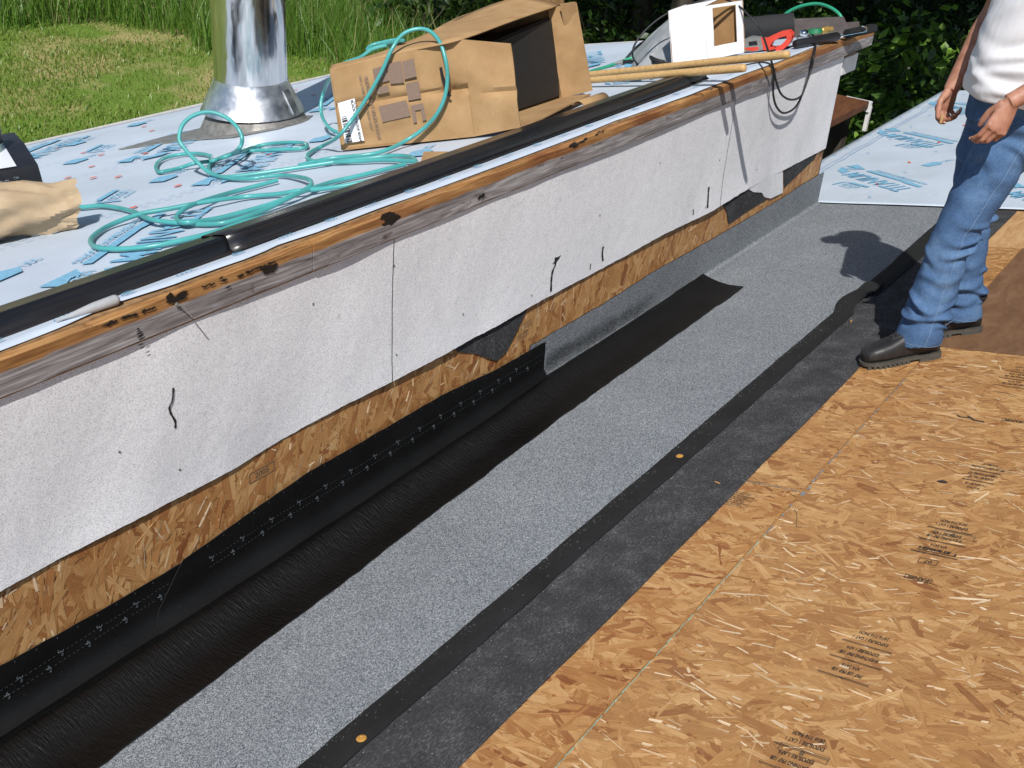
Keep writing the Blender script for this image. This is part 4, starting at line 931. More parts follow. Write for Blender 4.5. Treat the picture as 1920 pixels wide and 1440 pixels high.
def fcrease(u, v):   # dents running across the front
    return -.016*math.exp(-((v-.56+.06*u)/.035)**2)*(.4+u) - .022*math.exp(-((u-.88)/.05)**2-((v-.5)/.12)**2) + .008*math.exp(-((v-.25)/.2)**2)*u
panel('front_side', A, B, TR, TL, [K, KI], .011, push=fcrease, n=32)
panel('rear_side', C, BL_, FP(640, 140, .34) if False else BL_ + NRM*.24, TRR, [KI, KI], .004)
panel('closed_end', BL_, A, TL, TBL, [K, KI], .003)
panel('base', A + NRM*.003, BL_ + NRM*.003, C + NRM*.003, B + NRM*.003, [KI, K], .002)
# buckled top, rising to the far right corner
mb = MB(); tops = [(TL, TBL), (FP(690, 113), FP(700, 102, .16)), (FP(780, 92), FP(805, 60, .30)), (FP(866, 74) + NRM*.003, RP_(850, 38)), ((TR+TRR)/2*1 + NRM*.004, RP_(905, 14)), (TRR, RP_(968, -6))]
rows = []
for a, b in tops:
    rows.append([a*(1-v)+b*v + NRM*.006*math.sin(v*math.pi) for v in np.linspace(0, 1, 7)])
rr = []
for j in range(7): rr.append(spline([r[j] for r in rows], 5))
mb.loft([[rr[j][i] for j in range(7)] for i in range(len(rr[0]))], 0, False, False)
mb.build('top_side', K, bx, angle=40, solid=.005)
rb = [BL_ + NRM*.24 + (TRR - BL_ - NRM*.24)*k for k in np.linspace(0, 1, len(rr[-1]))]
mb = MB(); mb.loft([[rr[6][i]*(1-k) + rb[i]*k + NRM*(.004*math.sin(k*math.pi)) for k in np.linspace(0, 1, 5)] for i in range(len(rr[6]))], 0, False, False); mb.build('sunken_top', K, bx, angle=40, solid=.005)
TRR2 = RP_(1050, -6)
mb = MB(); mb.hexa([TRR, RP_(968, -6), RP_(1045, -5), RP_(1058, 4), TRR + NRM*.005, RP_(968, -6) + NRM*.005, RP_(1045, -5) + NRM*.005, RP_(1058, 4) + NRM*.005]); mb.build('torn_edge', K, bx, smooth=False)
# flaps of the open end
f1a, f1b = FP(957, 82, -.03), FP(976, 239, -.05)
panel('flap', B, f1b, f1a, TR, [K, KI], .006, push=lambda u, v: -.014*math.exp(-((v-.47+.05*u)/.03)**2)*(.3+u) + .006*math.sin(v*6)*u, n=18)
g1a, g1b = as_deep(1081, 5, TRR, -.06), as_deep(1111, 170, C, -.06)
h1a, h1b = as_deep(1027, 16, TRR, -.02), as_deep(1053, 184, C, -.02)
panel('flap', h1b, g1b, g1a, h1a, [K, KI], .004, n=12)
tp = [as_deep(1050, 8, TRR, -.075), as_deep(1079, 4, TRR, -.075), as_deep(1095, 90, C, -.075), as_deep(1066, 96, C, -.075)]
panel('torn_layer', tp[3], tp[2], tp[1], tp[0], [K, KI], .006, .004, n=8)
e1, e2 = on_roof(985, 240, .02), on_roof(1108, 178, .035)
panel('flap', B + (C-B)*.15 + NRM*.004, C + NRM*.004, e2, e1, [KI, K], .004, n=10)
# curled strip of card at the far corner
mb = MB(); c0 = on_roof(1108, 196, .035)
mb.loft([[c0 + EX*k*.10 + V3(0, 1, 0)*.034*math.cos(a) + EZ*.034*math.sin(a) for a in np.linspace(.2, 5.6, 18)] for k in (-1, 0, 1)], 0, False, False); mb.build('curled_card', K, bx, angle=70, solid=.004)
# dark rolls left inside
mb = MB(); q = (B+C)/2 - eb*.16 + NRM*.05; d_ = unit(dv); mb.tube([q - d_*.14, q + d_*.14], .045, 16); mb.tube([q - eb*.1 - d_*.14, q - eb*.1 + d_*.14], .045, 16)
mb.build('black_roll', MAT['plastic_black'], bx, angle=40)
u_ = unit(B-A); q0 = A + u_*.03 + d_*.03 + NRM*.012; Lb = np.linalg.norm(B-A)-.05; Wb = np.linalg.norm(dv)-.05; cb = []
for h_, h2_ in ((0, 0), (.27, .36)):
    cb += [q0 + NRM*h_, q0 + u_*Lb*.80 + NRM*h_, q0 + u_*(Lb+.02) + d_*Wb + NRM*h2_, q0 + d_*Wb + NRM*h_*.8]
mb = MB(); mb.hexa(cb); mb.build('shade_block', MAT['rubber_black'], bx, smooth=False, bevel=.01)  # dark block added to stand in for the shade inside the box
# black tape mark, label, print
def on_front(u, v):   # u along the front edge, v up, metres
    a = u/np.linalg.norm(B-A); vv = v/np.linalg.norm(TL-A); base = A + (B-A)*a; top = TL + (TR-TL)*a
    nn = unit(np.cross(B-A, TL-A)); nn = nn if nn @ (CAM-A) > 0 else -nn
    return base + (top-base)*vv + nn*(.0125 + .012*0)
def uvpx(px, py):
    p = FP(px, py, -.012); u = (p-A) @ eb; base = A+eb*u; return u, (p-base) @ unit(TL-A)
pr = Print(); c = [uvpx(*q) for q in ((631, 194), (663, 187), (683, 264), (647, 269))]; pr.poly(c)
pr.lay('paper_label', lambda a, b: on_front(a, b), MAT['white_card'], bx)
lu, lv = uvpx(666, 226); ang = math.atan2(*(np.array(uvpx(677, 262))-np.array(uvpx(659, 190)))[::-1])
def box_text(body, px, py, sz, m, rot=ang, name='printed_text'):
    u, v = uvpx(px, py); q = Print(); q.text(body, u, v, sz, rot=rot, bold=True); return q.lay(name, lambda a, b: on_front(a, b) - fn_*0 + unit(CAM-A)*.0015, m, bx)
box_text('BLACK RTD ROOF 85564', 667, 228, .0145, MAT['print_black']); box_text('12 EA', 666, 200, .014, MAT['print_black'])
q = Print()
u, v = uvpx(650, 245); d = np.array([math.cos(ang), math.sin(ang)]); e = np.array([-d[1], d[0]]); q0 = np.array([u, v])
for k in range(16):
    w_ = .0012 + .0022*((k*7) % 3); s0 = q0 + d*(k*.0068-.055); q.poly([tuple(s0-e*.011), tuple(s0+d*w_-e*.011), tuple(s0+d*w_+e*.011), tuple(s0+e*.011)])
q.lay('barcode', lambda a, b: on_front(a, b) + unit(CAM-A)*.0015, MAT['print_black'], bx)
box_text('RIDGE VENT AND ROOF', 697, 205, .021, MAT['print_purple']); box_text('SEE OTHER SIDE FOR ROOF VENT', 684, 195, .0135, MAT['print_purple'])
for quad in (((697, 138), (722, 133), (730, 160), (703, 165)), ((724, 132), (752, 128), (758, 165), (732, 166)), ((754, 130), (777, 126), (782, 156), (759, 160)), ((704, 170), (727, 168), (730, 180), (707, 183)), ((761, 167), (786, 164), (790, 193), (766, 196)), ((709, 204), (762, 195), (770, 222), (717, 232)), ((770, 205), (793, 201), (796, 211), (772, 214)), ((772, 214), (779, 213), (782, 233), (776, 234)), ((789, 211), (796, 211), (800, 229), (793, 231))):
    q = Print(); q.poly([uvpx(*z) for z in quad]); q.lay('printed_panel', lambda a, b: on_front(a, b), MAT['print_purple'], bx)
q = Print(); q.stroke([uvpx(*z) for z in ((828, 144), (831, 158), (836, 172), (840, 186), (846, 192))], .012); q.lay('black_tape', lambda a, b: on_front(a, b) + unit(CAM-A)*.008, MAT['tar'], bx)
# teal hose lying over the box
BF = lambda x, y, o=-.035: FP(x, y, o)
hose_run([on_roof(780, 303, .02), on_roof(720, 300, .02), on_roof(660, 303, g), on_roof(600, 304, g), on_roof(577, 297, g), on_roof(580, 287, g), on_roof(604, 274, .02), BF(634, 256, -.06), BF(662, 222), BF(690, 180), BF(715, 136), BF(735, 92, -.02), BF(756, 64, .02), BF(785, 54, .04), BF(808, 60, .03), BF(826, 82, -.01), BF(836, 115), BF(839, 148), BF(833, 185), BF(817, 217), BF(792, 243), BF(757, 266, -.06), on_roof(720, 283, .02), on_roof(680, 291, g), on_roof(620, 297, g), on_roof(560, 310, g)])
hose_run([on_roof(640, 250, .02), on_roof(625, 245, .03), on_roof(612, 234, .05), on_roof(603, 215, .08), on_roof(602, 192, .13), on_roof(608, 170, .18), on_roof(618, 150, .24), on_roof(640, 122, .32), FP(675, 108, .2), FP(700, 92, .2), FP(740, 82, .2), FP(756, 76, .12), FP(720, 84, .22), FP(690, 94, .25), FP(700, 84, .3), FP(745, 74, .3)])

# ================================================================== THINGS LYING ON THE UPPER ROOF
DR = [(-.012, .0015), (0, .010), (.002, .030), (.006, .044), (.016, .050), (.060, .047), (.066, .042), (.110, .040), (.122, .026)]
def drip_edge(x0, x1, y, h, label, turn=0, ends=None):
    mb = MB(); xs = np.linspace(x0, x1, 40); rows = []
    for x in xs:
        y_ = y + (x-x0)*turn + .004*math.sin(x*1.3); rows.append([roof(x, y_ + a, h + b) for a, b in DR])
    mb.loft(rows, 0, False, False); o = mb.build('drip_edge', MAT['drip_metal'], None, roof((x0+x1)/2, y, h), angle=25, solid=.0014); return tag(o, label, 'drip edge', 'black drip edge lengths on the roof')
drip_edge(-3.5, -1.25, .098, .006, 'black metal drip edge lying at the left end behind the grey nozzle')
drip_edge(-1.53, 1.40, .090, .012, 'long black metal drip edge running in front of the cardboard box', .006)
# grey nozzle
a, b = on_roof(104, 602, .012), on_roof(223, 560, .018); mb = MB(); d = b-a
mb.tube([a, a+d*.12, a+d*.35, a+d*.6, a+d*.93, a+d*.97, b], [.002, .004, .0085, .0125, .0135, .012, .006], 18); tag(mb.build('nozzle', MAT['grey_plastic'], None, a, angle=50), 'small tapered grey plastic nozzle lying against the black drip edge', 'nozzle')
# paper bag
t = thing('paper_bag', 'crumpled brown paper bag lying open at the left of the roof', 'paper bag', on_roof(40, 450))
def bag_ring(k, a):
    f = k; base = on_roof(-150 + 312*f, 500 - 66*f, .0); half = .112*(1-.28*f) ; ht = float(np.interp(f, [0, .25, .5, .75, .9, 1.0], [.17, .20, .21, .185, .16, .165]))
    ax = unit(on_roof(160, 430) - on_roof(-100, 490)); pd = np.cross(NRM, ax); x, y = math.cos(a), math.sin(a)
    cx_ = math.cos(a); sx_ = math.sin(a); r = .93 + .12*vnoise(cx_*2.2+f*3.1, 3) + .10*vnoise(sx_*2.4-f*4.3, 5) + .05*vnoise(cx_*5+sx_*4+f*9, 8) + .022*vnoise(cx_*9-sx_*11+f*15, 12) - .11*abs(vnoise(cx_*1.9+f*5.2, 21)) - .085*abs(vnoise(sx_*2.3-f*8.5+cx_, 23)) - .05*abs(vnoise(cx_*3.1-sx_*4.3+f*17, 27)) + .08
    return base + pd*(half + half*1.0*x*r) + NRM*(ht*.5 + ht*.5*y*r*(1.0 if y > 0 else .96)) 
mb = MB(); ks = np.linspace(-.3, 1, 44); ag = np.linspace(0, 2*math.pi, 61)[:-1]
rings = [[bag_ring(k, a) for a in ag] for k in ks]
ax_ = unit(on_roof(160, 430) - on_roof(-100, 490)); rings[-1] = [p + ax_*(.010*vnoise(i*.8, 3) + .02*math.sin(ag[i])) for i, p in enumerate(rings[-1])]
rings.append([p*.5 + np.mean(rings[-1], axis=0)*.5 - ax_*.10 for p in rings[-1]])
mb.loft(rings, 0, True); mb.build('bag_body', MAT['kraft_paper'], t, angle=28)
# two wrapped packs, one lettered, and a spray can at the left edge
t = thing('wrapped_pack', 'upper black wrapped pack with white lettering and shiny top at the left edge', 'pack', on_roof(30, 370, .09))
pr_, pl_ = on_roof(80, 380), on_roof(-160, 430); ax = unit(pr_-pl_); pd = unit(np.cross(NRM, ax))
def pack(t, o, L, W, Hh, m0, m1, t1=1.06, t2=1.0):
    mb = MB(); n = 12; rings = []
    for k in np.linspace(0, 1, 14):
        c = o - ax*L*(1-k); j = lambda i: .004*vnoise(k*7+i*2.3, 4)
        rings.append([c + pd*j(1) + NRM*j(2), c + pd*(-.006+j(3)) + NRM*Hh*.5, c + pd*j(4) + NRM*(Hh+j(5)), c + pd*(W*.5) + NRM*(Hh*t1+j(6)), c + pd*W + NRM*(Hh*t2+j(7)), c + pd*W + NRM*j(8)])
    mb.loft(rings, 0, True); o_ = mb.build('wrapper', m0, t, angle=30, bevel=0)
    mb = MB(); rr = [[r[2]*.93+r[3]*.07 + NRM*.003, r[3] + NRM*.003, r[4]*.95+r[3]*.05 + NRM*.003] for r in rings[:-1]]; mb.loft(rr, 0, False, False); mb.build('shiny_top', m1, t, angle=60); return o_
o2 = on_roof(83, 352, .085); wr = pack(t, o2, .9, .34, .085, MAT['plastic_black'], MAT['pack_white'], 1.75, 2.1)
q = Print(); q.text('RIDGES', -.108, .036, .048, align='RIGHT'); q.lay('printed_text', lambda a, b: o2 + ax*a + NRM*b - pd*.0115, MAT['print_white'], t)
q = Print(); q.text('TM', -.085, .054, .013, bold=True); q.lay('printed_text', lambda a, b: o2 + ax*a + NRM*b - pd*.0115, MAT['print_white'], t)
t2 = thing('wrapped_pack', 'lower black wrapped pack beneath the lettered one at the left edge', 'pack', on_roof(30, 390))
pack(t2, on_roof(75, 376, .004), .9, .32, .078, MAT['plastic_black'], MAT['plastic_black'])
t = thing('spray_can', 'pale green can with black cap standing on the packs at the left edge', 'spray can', o2 - ax*.20 + NRM*.09)
c = as_deep(-6, 322, o2, .06); mb = MB(); mb.tube([c, c+EZ*.01, c+EZ*.11], [.033, .036, .036], 20); mb.build('can_body', MAT['can_green'], t); mb = MB(); mb.tube([c-EZ*.03, c-EZ*.001], [.039, .039], 20); mb.build('can_base', MAT['plastic_black'], t)
mb = MB(); mb.tube([c+EZ*.111, c+EZ*.125, c+EZ*.18, c+EZ*.195], [.036, .038, .036, .022], 20); mb.build('can_cap', MAT['plastic_black'], t)
# scrap of card
c = [on_roof(*q, .008) for q in ((789, 302), (838, 300), (862, 288), (795, 290))]; tag(slab('card_scrap', [p + NRM*.004*i for i, p in enumerate(c)], NRM, .003, MAT['cardboard'], None, c[0]), 'flat scrap of brown card between the hose and the drip edge', 'cardboard scrap')
# two wooden handles sticking out over the fascia
for tip, q, lab in ((V3(1.2024, -.338, 1.231), (1075, 143), 'upper wooden tool handle sticking out over the fascia below the white box'), (V3(1.165, -.168, 1.1465), (1075, 153), 'lower wooden tool handle whose end stops short of the upper one')):
    e = on_roof(*q, .035); d = unit(tip-e); e2 = e - d*.10
    t = thing('tool_handle', lab, 'handle', e2); mb = MB()
    L = np.linalg.norm(tip-e2); P = [e2 + d*L*k for k in (0, .3, .6, .9, .985, .996, 1)]; mb.tube(P, [.0155, .016, .017, .0185, .018, .0165, .010], 16); mb.build('shaft', MAT['handle_wood'], t, angle=50)
    mb = MB(); mb.box(e2 - d*.10, (.20, .24, .02), (d, unit(np.cross(NRM, d)), unit(np.cross(d, unit(np.cross(NRM, d)))))); mb.build('blade', MAT['dark_sheet'], t, smooth=False, bevel=.004)
# white box with a cut opening
w0, w1, w2 = on_roof(1259, 119, .03), on_roof(1326, 113, .03), on_roof(1397, 98, .03)
t = thing('white_box', 'white cardboard box with a rectangular hole cut in its side', 'box', (w0+w2)/2)
w3 = w0 + w2 - w1; upv = lambda base, px, py: base + NRM*float(np.clip(((as_deep(px, py, base)-base) @ NRM), .1, .5))
u0, u1, u2 = upv(w0, 1245, 19), upv(w1, 1318, 9), upv(w2, 1391, -2); u3 = u0+u2-u1
def wpanel(name, a, b, c, d, ma, hole=None):
    nn = unit(np.cross(b-a, d-a)); mb = MB(); P = lambda u, v: (a*(1-u)+b*u)*(1-v) + (d*(1-u)+c*u)*v
    us, vs = ([0, 1], [0, 1]) if hole is None else ([0, hole[0], hole[1], 1], [0, hole[2], hole[3], 1])
    for i in range(len(us)-1):
        for j in range(len(vs)-1):
            if hole is not None and i == 1 and j == 1: continue
            k = 3
            for x in range(k):
                for y in range(k):
                    f = lambda p, q: (us[i]+(us[i+1]-us[i])*p/k, vs[j]+(vs[j+1]-vs[j])*q/k)
                    Q = [P(*f(x, y)), P(*f(x+1, y)), P(*f(x+1, y+1)), P(*f(x, y+1))]; Q = [p + nn*.002*vnoise(p[0]*30+p[2]*20, 3) for p in Q]
                    mb.quad(*Q, 0); mb.quad(*[p - nn*.004 for p in Q[::-1]], 1)
    if hole is not None:
        h = [P(hole[0], hole[2]), P(hole[1], hole[2]), P(hole[1], hole[3]), P(hole[0], hole[3])]; mb.add(h + [p - nn*.004 for p in h], [(0, 1, 5, 4), (1, 2, 6, 5), (2, 3, 7, 6), (3, 0, 4, 7)], 1)
    return mb.build(name, ma, t, smooth=False)
WC = [MAT['white_card'], MAT['cardboard_inside']]
wpanel('side_panel', w0, w1, u1, u0, WC); wpanel('side_panel', w1, w2, u2, u1, WC, (.20, .80, .235, .94)); wpanel('side_panel', w2, w3, u3, u2, WC); wpanel('side_panel', w3, w0, u0, u3, WC); wpanel('base_panel', w0+NRM*.004, w3+NRM*.004, w2+NRM*.004, w1+NRM*.004, WC)
wpanel('lid_flap', u0, u1, u1+(u3-u0)*.45+NRM*.03, u0+(u3-u0)*.45+NRM*.02, WC); wpanel('lid_flap', u2, u3, u3+(u0-u3)*.2+NRM*.14, u2+(u1-u2)*.2+NRM*.15, WC)
# dull plastic sheet bunched up behind the white box
ps = thing('plastic_sheet', 'crumpled dull grey plastic sheet bunched up behind the white box', 'plastic sheet', on_roof(1230, 100))
mb = MB(); apex = as_deep(1262, 30, w0, .25); base = [on_roof(*q, .006) for q in ((1172, 112), (1190, 128), (1262, 124), (1330, 112), (1370, 90), (1300, 80), (1215, 88))]
rows = []
for k in np.linspace(0, 1, 12):
    row = []
    for i in range(49):
        f = i/48*7; a0 = base[int(f) % 7]; a1 = base[(int(f)+1) % 7]; p = a0*(1-f % 1) + a1*(f % 1); q = p*(1-k) + apex*k
        row.append(q + V3(vnoise(i*.9+k*2, 1), vnoise(i*1.1+k*3, 2), .6*vnoise(i*.8-k*2, 3))*.022*(1-k*.6))
    rows.append(row)
mb.loft(rows, 0, False, False); mb.build('crumpled_film', MAT['film_grey'], ps, angle=25)
# black-handled snips in front of the plastic sheet
t = thing('tin_snips', 'black handled snips lying left of the white box', 'snips', on_roof(1225, 112))
P = lambda x, y, h=.02: on_roof(x, y, h)
mb = MB(); mb.tube(spline([P(1250, 118), P(1228, 112, .04), P(1215, 102, .06), P(1228, 96, .07), P(1246, 94, .06), P(1256, 100, .05)], 5), .011, 10); mb.build('grip', MAT['rubber_black'], t)
mb = MB(); mb.tube(spline([P(1250, 120), P(1225, 119), P(1195, 116), P(1168, 116)], 5), .011, 10); mb.build('grip', MAT['rubber_black'], t)
mb = MB(); mb.tube([P(1168, 116), P(1150, 119)], [.012, .004], 10); mb.build('jaw', MAT['lead_grey'], t)
# black power cord
t = thing('extension_lead', 'black power cord arching over the white box and hanging in loops below the fascia', 'cord', on_roof(1440, 110))
def cord(P, r=.0055, n=8): mb = MB(); mb.tube(spline(P, n), r, 8); return mb.build('cord_length', MAT['rubber_black'], t, angle=80)
W = lambda x, y, yy: on_wall(x, y, yy)
cord([on_roof(1196, 122, .01), as_deep(1186, 104, w0, .02), as_deep(1192, 80, w0, 0), as_deep(1215, 52, w0, 0), as_deep(1250, 26, w0, 0), as_deep(1300, 6, w1, -.02), as_deep(1345, -4, w1, -.05), as_deep(1380, 8, w2, -.1), as_deep(1408, 33, w2, -.15), as_deep(1427, 60, w2, -.2), W(1440, 95, -.045), W(1450, 128, -.062), W(1456, 155, -.066), W(1466, 178, -.064), W(1484, 187, -.062), W(1502, 180, -.062), W(1511, 158, -.062), W(1521, 130, -.060), W(1527, 100, -.050), on_roof(1529, 78, .014), on_roof(1522, 64, .02), on_roof(1508, 62, .03), on_roof(1494, 70, .012)])
cord([W(1452, 128, -.040), W(1450, 155, -.043), W(1450, 178, -.046), W(1456, 200, -.05), W(1470, 212, -.05), W(1492, 200, -.05), W(1509, 165, -.048), W(1519, 130, -.046), W(1525, 100, -.042), on_roof(1526, 80, .010), on_roof(1500, 84, .008), on_roof(1470, 90, .008), on_roof(1440, 97, .008)])
cord([on_roof(1398, 58, .05), on_roof(1415, 47, .08), on_roof(1440, 50, .07), on_roof(1456, 60, .04), on_roof(1475, 64, .02)])
cord([on_roof(1380, 131, .006), on_roof(1400, 122, .006), on_roof(1430, 117, .007), on_roof(1446, 122, .006), W(1448, 132, -.034)], .005)
# red saw
t = thing('power_saw', 'red and grey power saw with an open grip right of the white box', 'saw', on_roof(1440, 100))
s0 = on_roof(1400, 98, .004); s1 = on_roof(1486, 92, .004); ex = unit(s1-s0); ey = unit(NRM - ex*(NRM @ ex)); Lp = np.linalg.norm(s1-s0); th = np.cross(ex, ey); th = th if th @ (CAM-s0) > 0 else -th
def sp(px, py): p = on_plane(px, py, s0, th); return ((p-s0) @ ex, (p-s0) @ ey)
def slice_(name, quad, half, m, bev=.008):
    mb = MB(); mb.prism([sp(*q) for q in quad], s0 - th*half, ex, ey, th*2*half); return mb.build(name, MAT[m], t, bevel=bev, angle=40)
slice_('motor_body', [(1400, 95), (1398, 72), (1408, 68), (1430, 70), (1434, 92), (1420, 95)], .036, 'saw_grey')
slice_('vent_plate', [(1408, 84), (1407, 77), (1422, 75), (1424, 82)], .0385, 'plastic_black', .001)
slice_('trim_plate', [(1416, 94), (1402, 92), (1400, 88), (1425, 86), (1426, 91)], .0375, 'saw_red', .002)
slice_('grip', [(1428, 92), (1424, 70), (1438, 71), (1448, 66), (1466, 58), (1481, 56), (1487, 61), (1487, 70), (1478, 72), (1476, 66), (1462, 70), (1450, 78), (1446, 86), (1440, 93)], .028, 'saw_red')
slice_('grip', [(1440, 93), (1446, 86), (1456, 88), (1468, 82), (1478, 71), (1487, 70), (1483, 80), (1470, 92), (1455, 96)], .026, 'saw_red')
mb = MB(); mb.tube([s0 - ex*.0 + ey*.05, s0 - ex*.12 + ey*.045], [.03, .022], 14); mb.build('nose', MAT['plastic_black'], t)
# roll of black membrane, hollow
r0, r1 = as_deep(1392, 52, on_roof(1395, 60), .5), as_deep(1490, 47, on_roof(1440, 64), .42)
rb = on_roof(1470, 68); c1 = on_roof(1489, 71) + NRM*.072; c0 = on_roof(1382, 82) + NRM*.072; d = unit(c1-c0); mb = MB(); n = 28; u, v = ring_frame(d)
sec = [(.072, 0), (.070, .006), (.072, 1)]
mk = lambda c, r: [c + (u*math.cos(2*math.pi*k/n) + v*math.sin(2*math.pi*k/n))*r*(1+.02*math.sin(5*k)) for k in range(n)]
mb.loft([mk(c0, .03), mk(c0, .072), mk((c0+c1)/2, .073), mk(c1, .071), mk(c1, .060), mk(c1 - d*.1, .056), mk(c0, .03)], 0, False); tag(mb.build('membrane_roll', MAT['roll_black'], None, c0, angle=40), 'hollow roll of black membrane lying behind the red saw', 'roll')
# second loop of hose
t = thing('hose', 'short green hose loop standing up behind the red saw', 'hose', on_roof(1540, 66)); rf = on_roof(1530, 66)
hose_run([as_deep(x, y, rf, .30*k) for x, y, k in ((1452, 52, 1.2), (1462, 40, 1), (1476, 24, .9), (1500, 12, .7), (1530, 7, .5), (1552, 12, .3), (1570, 23, .15), (1579, 36, .1), (1579, 48, 0), (1574, 58, 0))] + [on_roof(1560, 68, .012), on_roof(1535, 70, .012)], .010, 'hose_green', t)
# hose piece that shows left of the white box
hose_run([on_roof(1107, 134, .012), on_roof(1140, 124, .012), on_roof(1180, 110, .03), on_roof(1215, 99, .05), on_roof(1262, 90, .05)], .0085, 'hose_green', t)
# flat dark metal sheets at the end of the roof
for q, lab, dh in ((((1486, 70), (1594, 62), (1582, 32), (1488, 36)), 'large dull brown metal sheet leaning at the far end of the roof', .0), (((1560, 62), (1612, 56), (1611, 41), (1584, 43)), 'small dull brown offcut beside the larger brown sheet', .01)):
    a, b = on_roof(*q[0], .006), on_roof(*q[1], .006); c, d = as_deep(*q[2], b, .12+dh), as_deep(*q[3], a, .12+dh); mb = MB(); mb.hexa([a, b, b+NRM*.003, a+NRM*.003, d, c, c+NRM*.003, d+NRM*.003]); tag(mb.build('metal_sheet', MAT['dark_sheet'], None, a, smooth=False), lab, 'metal sheet')
# caulking gun
t = thing('caulking_gun', 'black caulking gun with shiny end lying between the saw and the end of the roof', 'caulking gun', on_roof(1530, 76))
a, b = on_roof(1490, 83, .03), on_roof(1582, 66, .03); d = unit(b-a); mb = MB(); mb.tube([a, a+d*.02, a+(b-a)*.86, a+(b-a)*.9], [.020, .024, .024, .016], 16); mb.build('barrel', MAT['plastic_black'], t, angle=40)
mb = MB(); mb.tube([b-d*.06, b+d*.16], .005, 8); mb.tube([b+d*.16, b+d*.16+NRM*.02, b+d*.13+NRM*.03], .004, 6); mb.build('rod', MAT['chrome'], t)
mb = MB(); e_ = unit(np.cross(NRM, d)); mb.tube([b-d*.05, b-d*.02+e_*.05-NRM*.005, b-d*.03+e_*.11-NRM*.012], [.011, .010, .009], 10); mb.build('trigger', MAT['plastic_black'], t)
t = thing('hose_coupling', 'chrome and brass hose coupling with a green collar above the caulking gun', 'coupling', on_roof(1515, 62))
a = on_roof(1508, 62, .055); mb = MB(); mb.ball(a, (.030, .026, .020), None, 14); mb.build('chrome_knob', MAT['chrome'], t)
b = on_roof(1528, 58, .045); mb = MB(); mb.tube([b - NRM*.012, b + NRM*.012], [.045, .040], 18); mb.build('green_collar', MAT['green_tool'], t)
a2, b2 = on_roof(1534, 59, .04), on_roof(1560, 54, .04); mb = MB(); mb.tube([a2 + (b2-a2)*k for k in (0, .2, .25, .7, .75, 1)], [.016, .016, .020, .020, .013, .013], 12); mb.build('brass_fitting', MAT['brass'], t, angle=30)
# black bar at the very end
a, b = on_roof(1586, 64, .03), on_roof(1640, 52, .03); mb = MB(); d = unit(b-a); mb.box((a+b)/2, (np.linalg.norm(b-a), .05, .045), (d, unit(np.cross(NRM, d)), NRM)); tag(mb.build('black_bar', MAT['rubber_black'], None, a, bevel=.008), 'short black rubber bar on the outer corner of the roof', 'bar')

# ================================================================== THE STANDING MAN
FW = unit((-.68, .73, 0)); LF = np.cross(EZ, FW); UP = EZ
PCN = V3(.888, -1.318, .3+1.03)                       # waist, on the middle line
def body(f, l, z): return PCN + FW*f + LF*l + UP*z
def pl_(px, py, off): return on_plane(px, py, PCN + LF*off, LF)
def ell(c, d, rf, rl, n=28, ref=None):
    """ring round c, square to d; rf along the facing direction, rl sideways"""
    d = unit(d); f = unit((ref if ref is not None else FW) - d*((ref if ref is not None else FW) @ d)); l = np.cross(d, f)
    return [c + f*rf*math.cos(2*math.pi*k/n) + l*rl*math.sin(2*math.pi*k/n) for k in range(n)]
def meld(name, mb, voxel, mat, parent, push=None, smooth=2, fac=.5):
    me = bpy.data.meshes.new('x'); me.from_pydata([tuple(v) for v in mb.v], [], mb.f)
    bm = bmesh.new(); bm.from_mesh(me); bmesh.ops.recalc_face_normals(bm, faces=bm.faces); bm.to_mesh(me); bm.free()
    o = bpy.data.objects.new('x', me); COL.objects.link(o)
    md = o.modifiers.new('r', 'REMESH'); md.mode = 'VOXEL'; md.voxel_size = voxel
    if smooth: ms = o.modifiers.new('s', 'SMOOTH'); ms.factor = fac; ms.iterations = smooth
    dg = bpy.context.evaluated_depsgraph_get(); e = bpy.data.meshes.new_from_object(o.evaluated_get(dg)); bpy.data.objects.remove(o); bpy.data.meshes.remove(me)
    n = len(e.vertices); co_ = np.zeros(n*3); e.vertices.foreach_get('co', co_); co_ = co_.reshape(-1, 3)
    if push is not None:
        nn = np.zeros(n*3); e.vertices.foreach_get('normal', nn); nn = nn.reshape(-1, 3); co_ = co_ + nn*push(co_)[:, None]
    e.vertices.foreach_set('co', (co_ - OFF[parent.name]).ravel()); e.materials.clear(); e.materials.append(mat)
    e.polygons.foreach_set('use_smooth', np.ones(len(e.polygons), bool)); e.update(); e.name = name
    return link(name, e, parent)
FOOT_N = (deck(.760, -1.343), deck(.560, -1.128)); FOOT_F = (deck(1.082, -1.412), deck(.905, -1.185))
man = thing('person', 'man in white t-shirt, blue jeans and black boots standing on the boards with hands lowered', 'person', (deck(.82, -1.27)))
def foot_axes(ft): f = unit(ft[1]-ft[0]); s = unit(np.cross(NRM, f)); return f, s, np.linalg.norm(ft[1]-ft[0])
def ankle(ft): f, s, L = foot_axes(ft); return ft[0] + f*.075 + NRM*.12
AN, AF = ankle(FOOT_N), ankle(FOOT_F)
HN, HF = body(.0, .088, -.10), body(-.01, -.088, -.10)
KN = pl_(1800, 425, .10); KF = pl_(1846, 450, -.085)
KN = (HN+AN)/2 + FW*.045 + UP*.01; KF = (HF+AF)/2 + FW*.035 + UP*.01
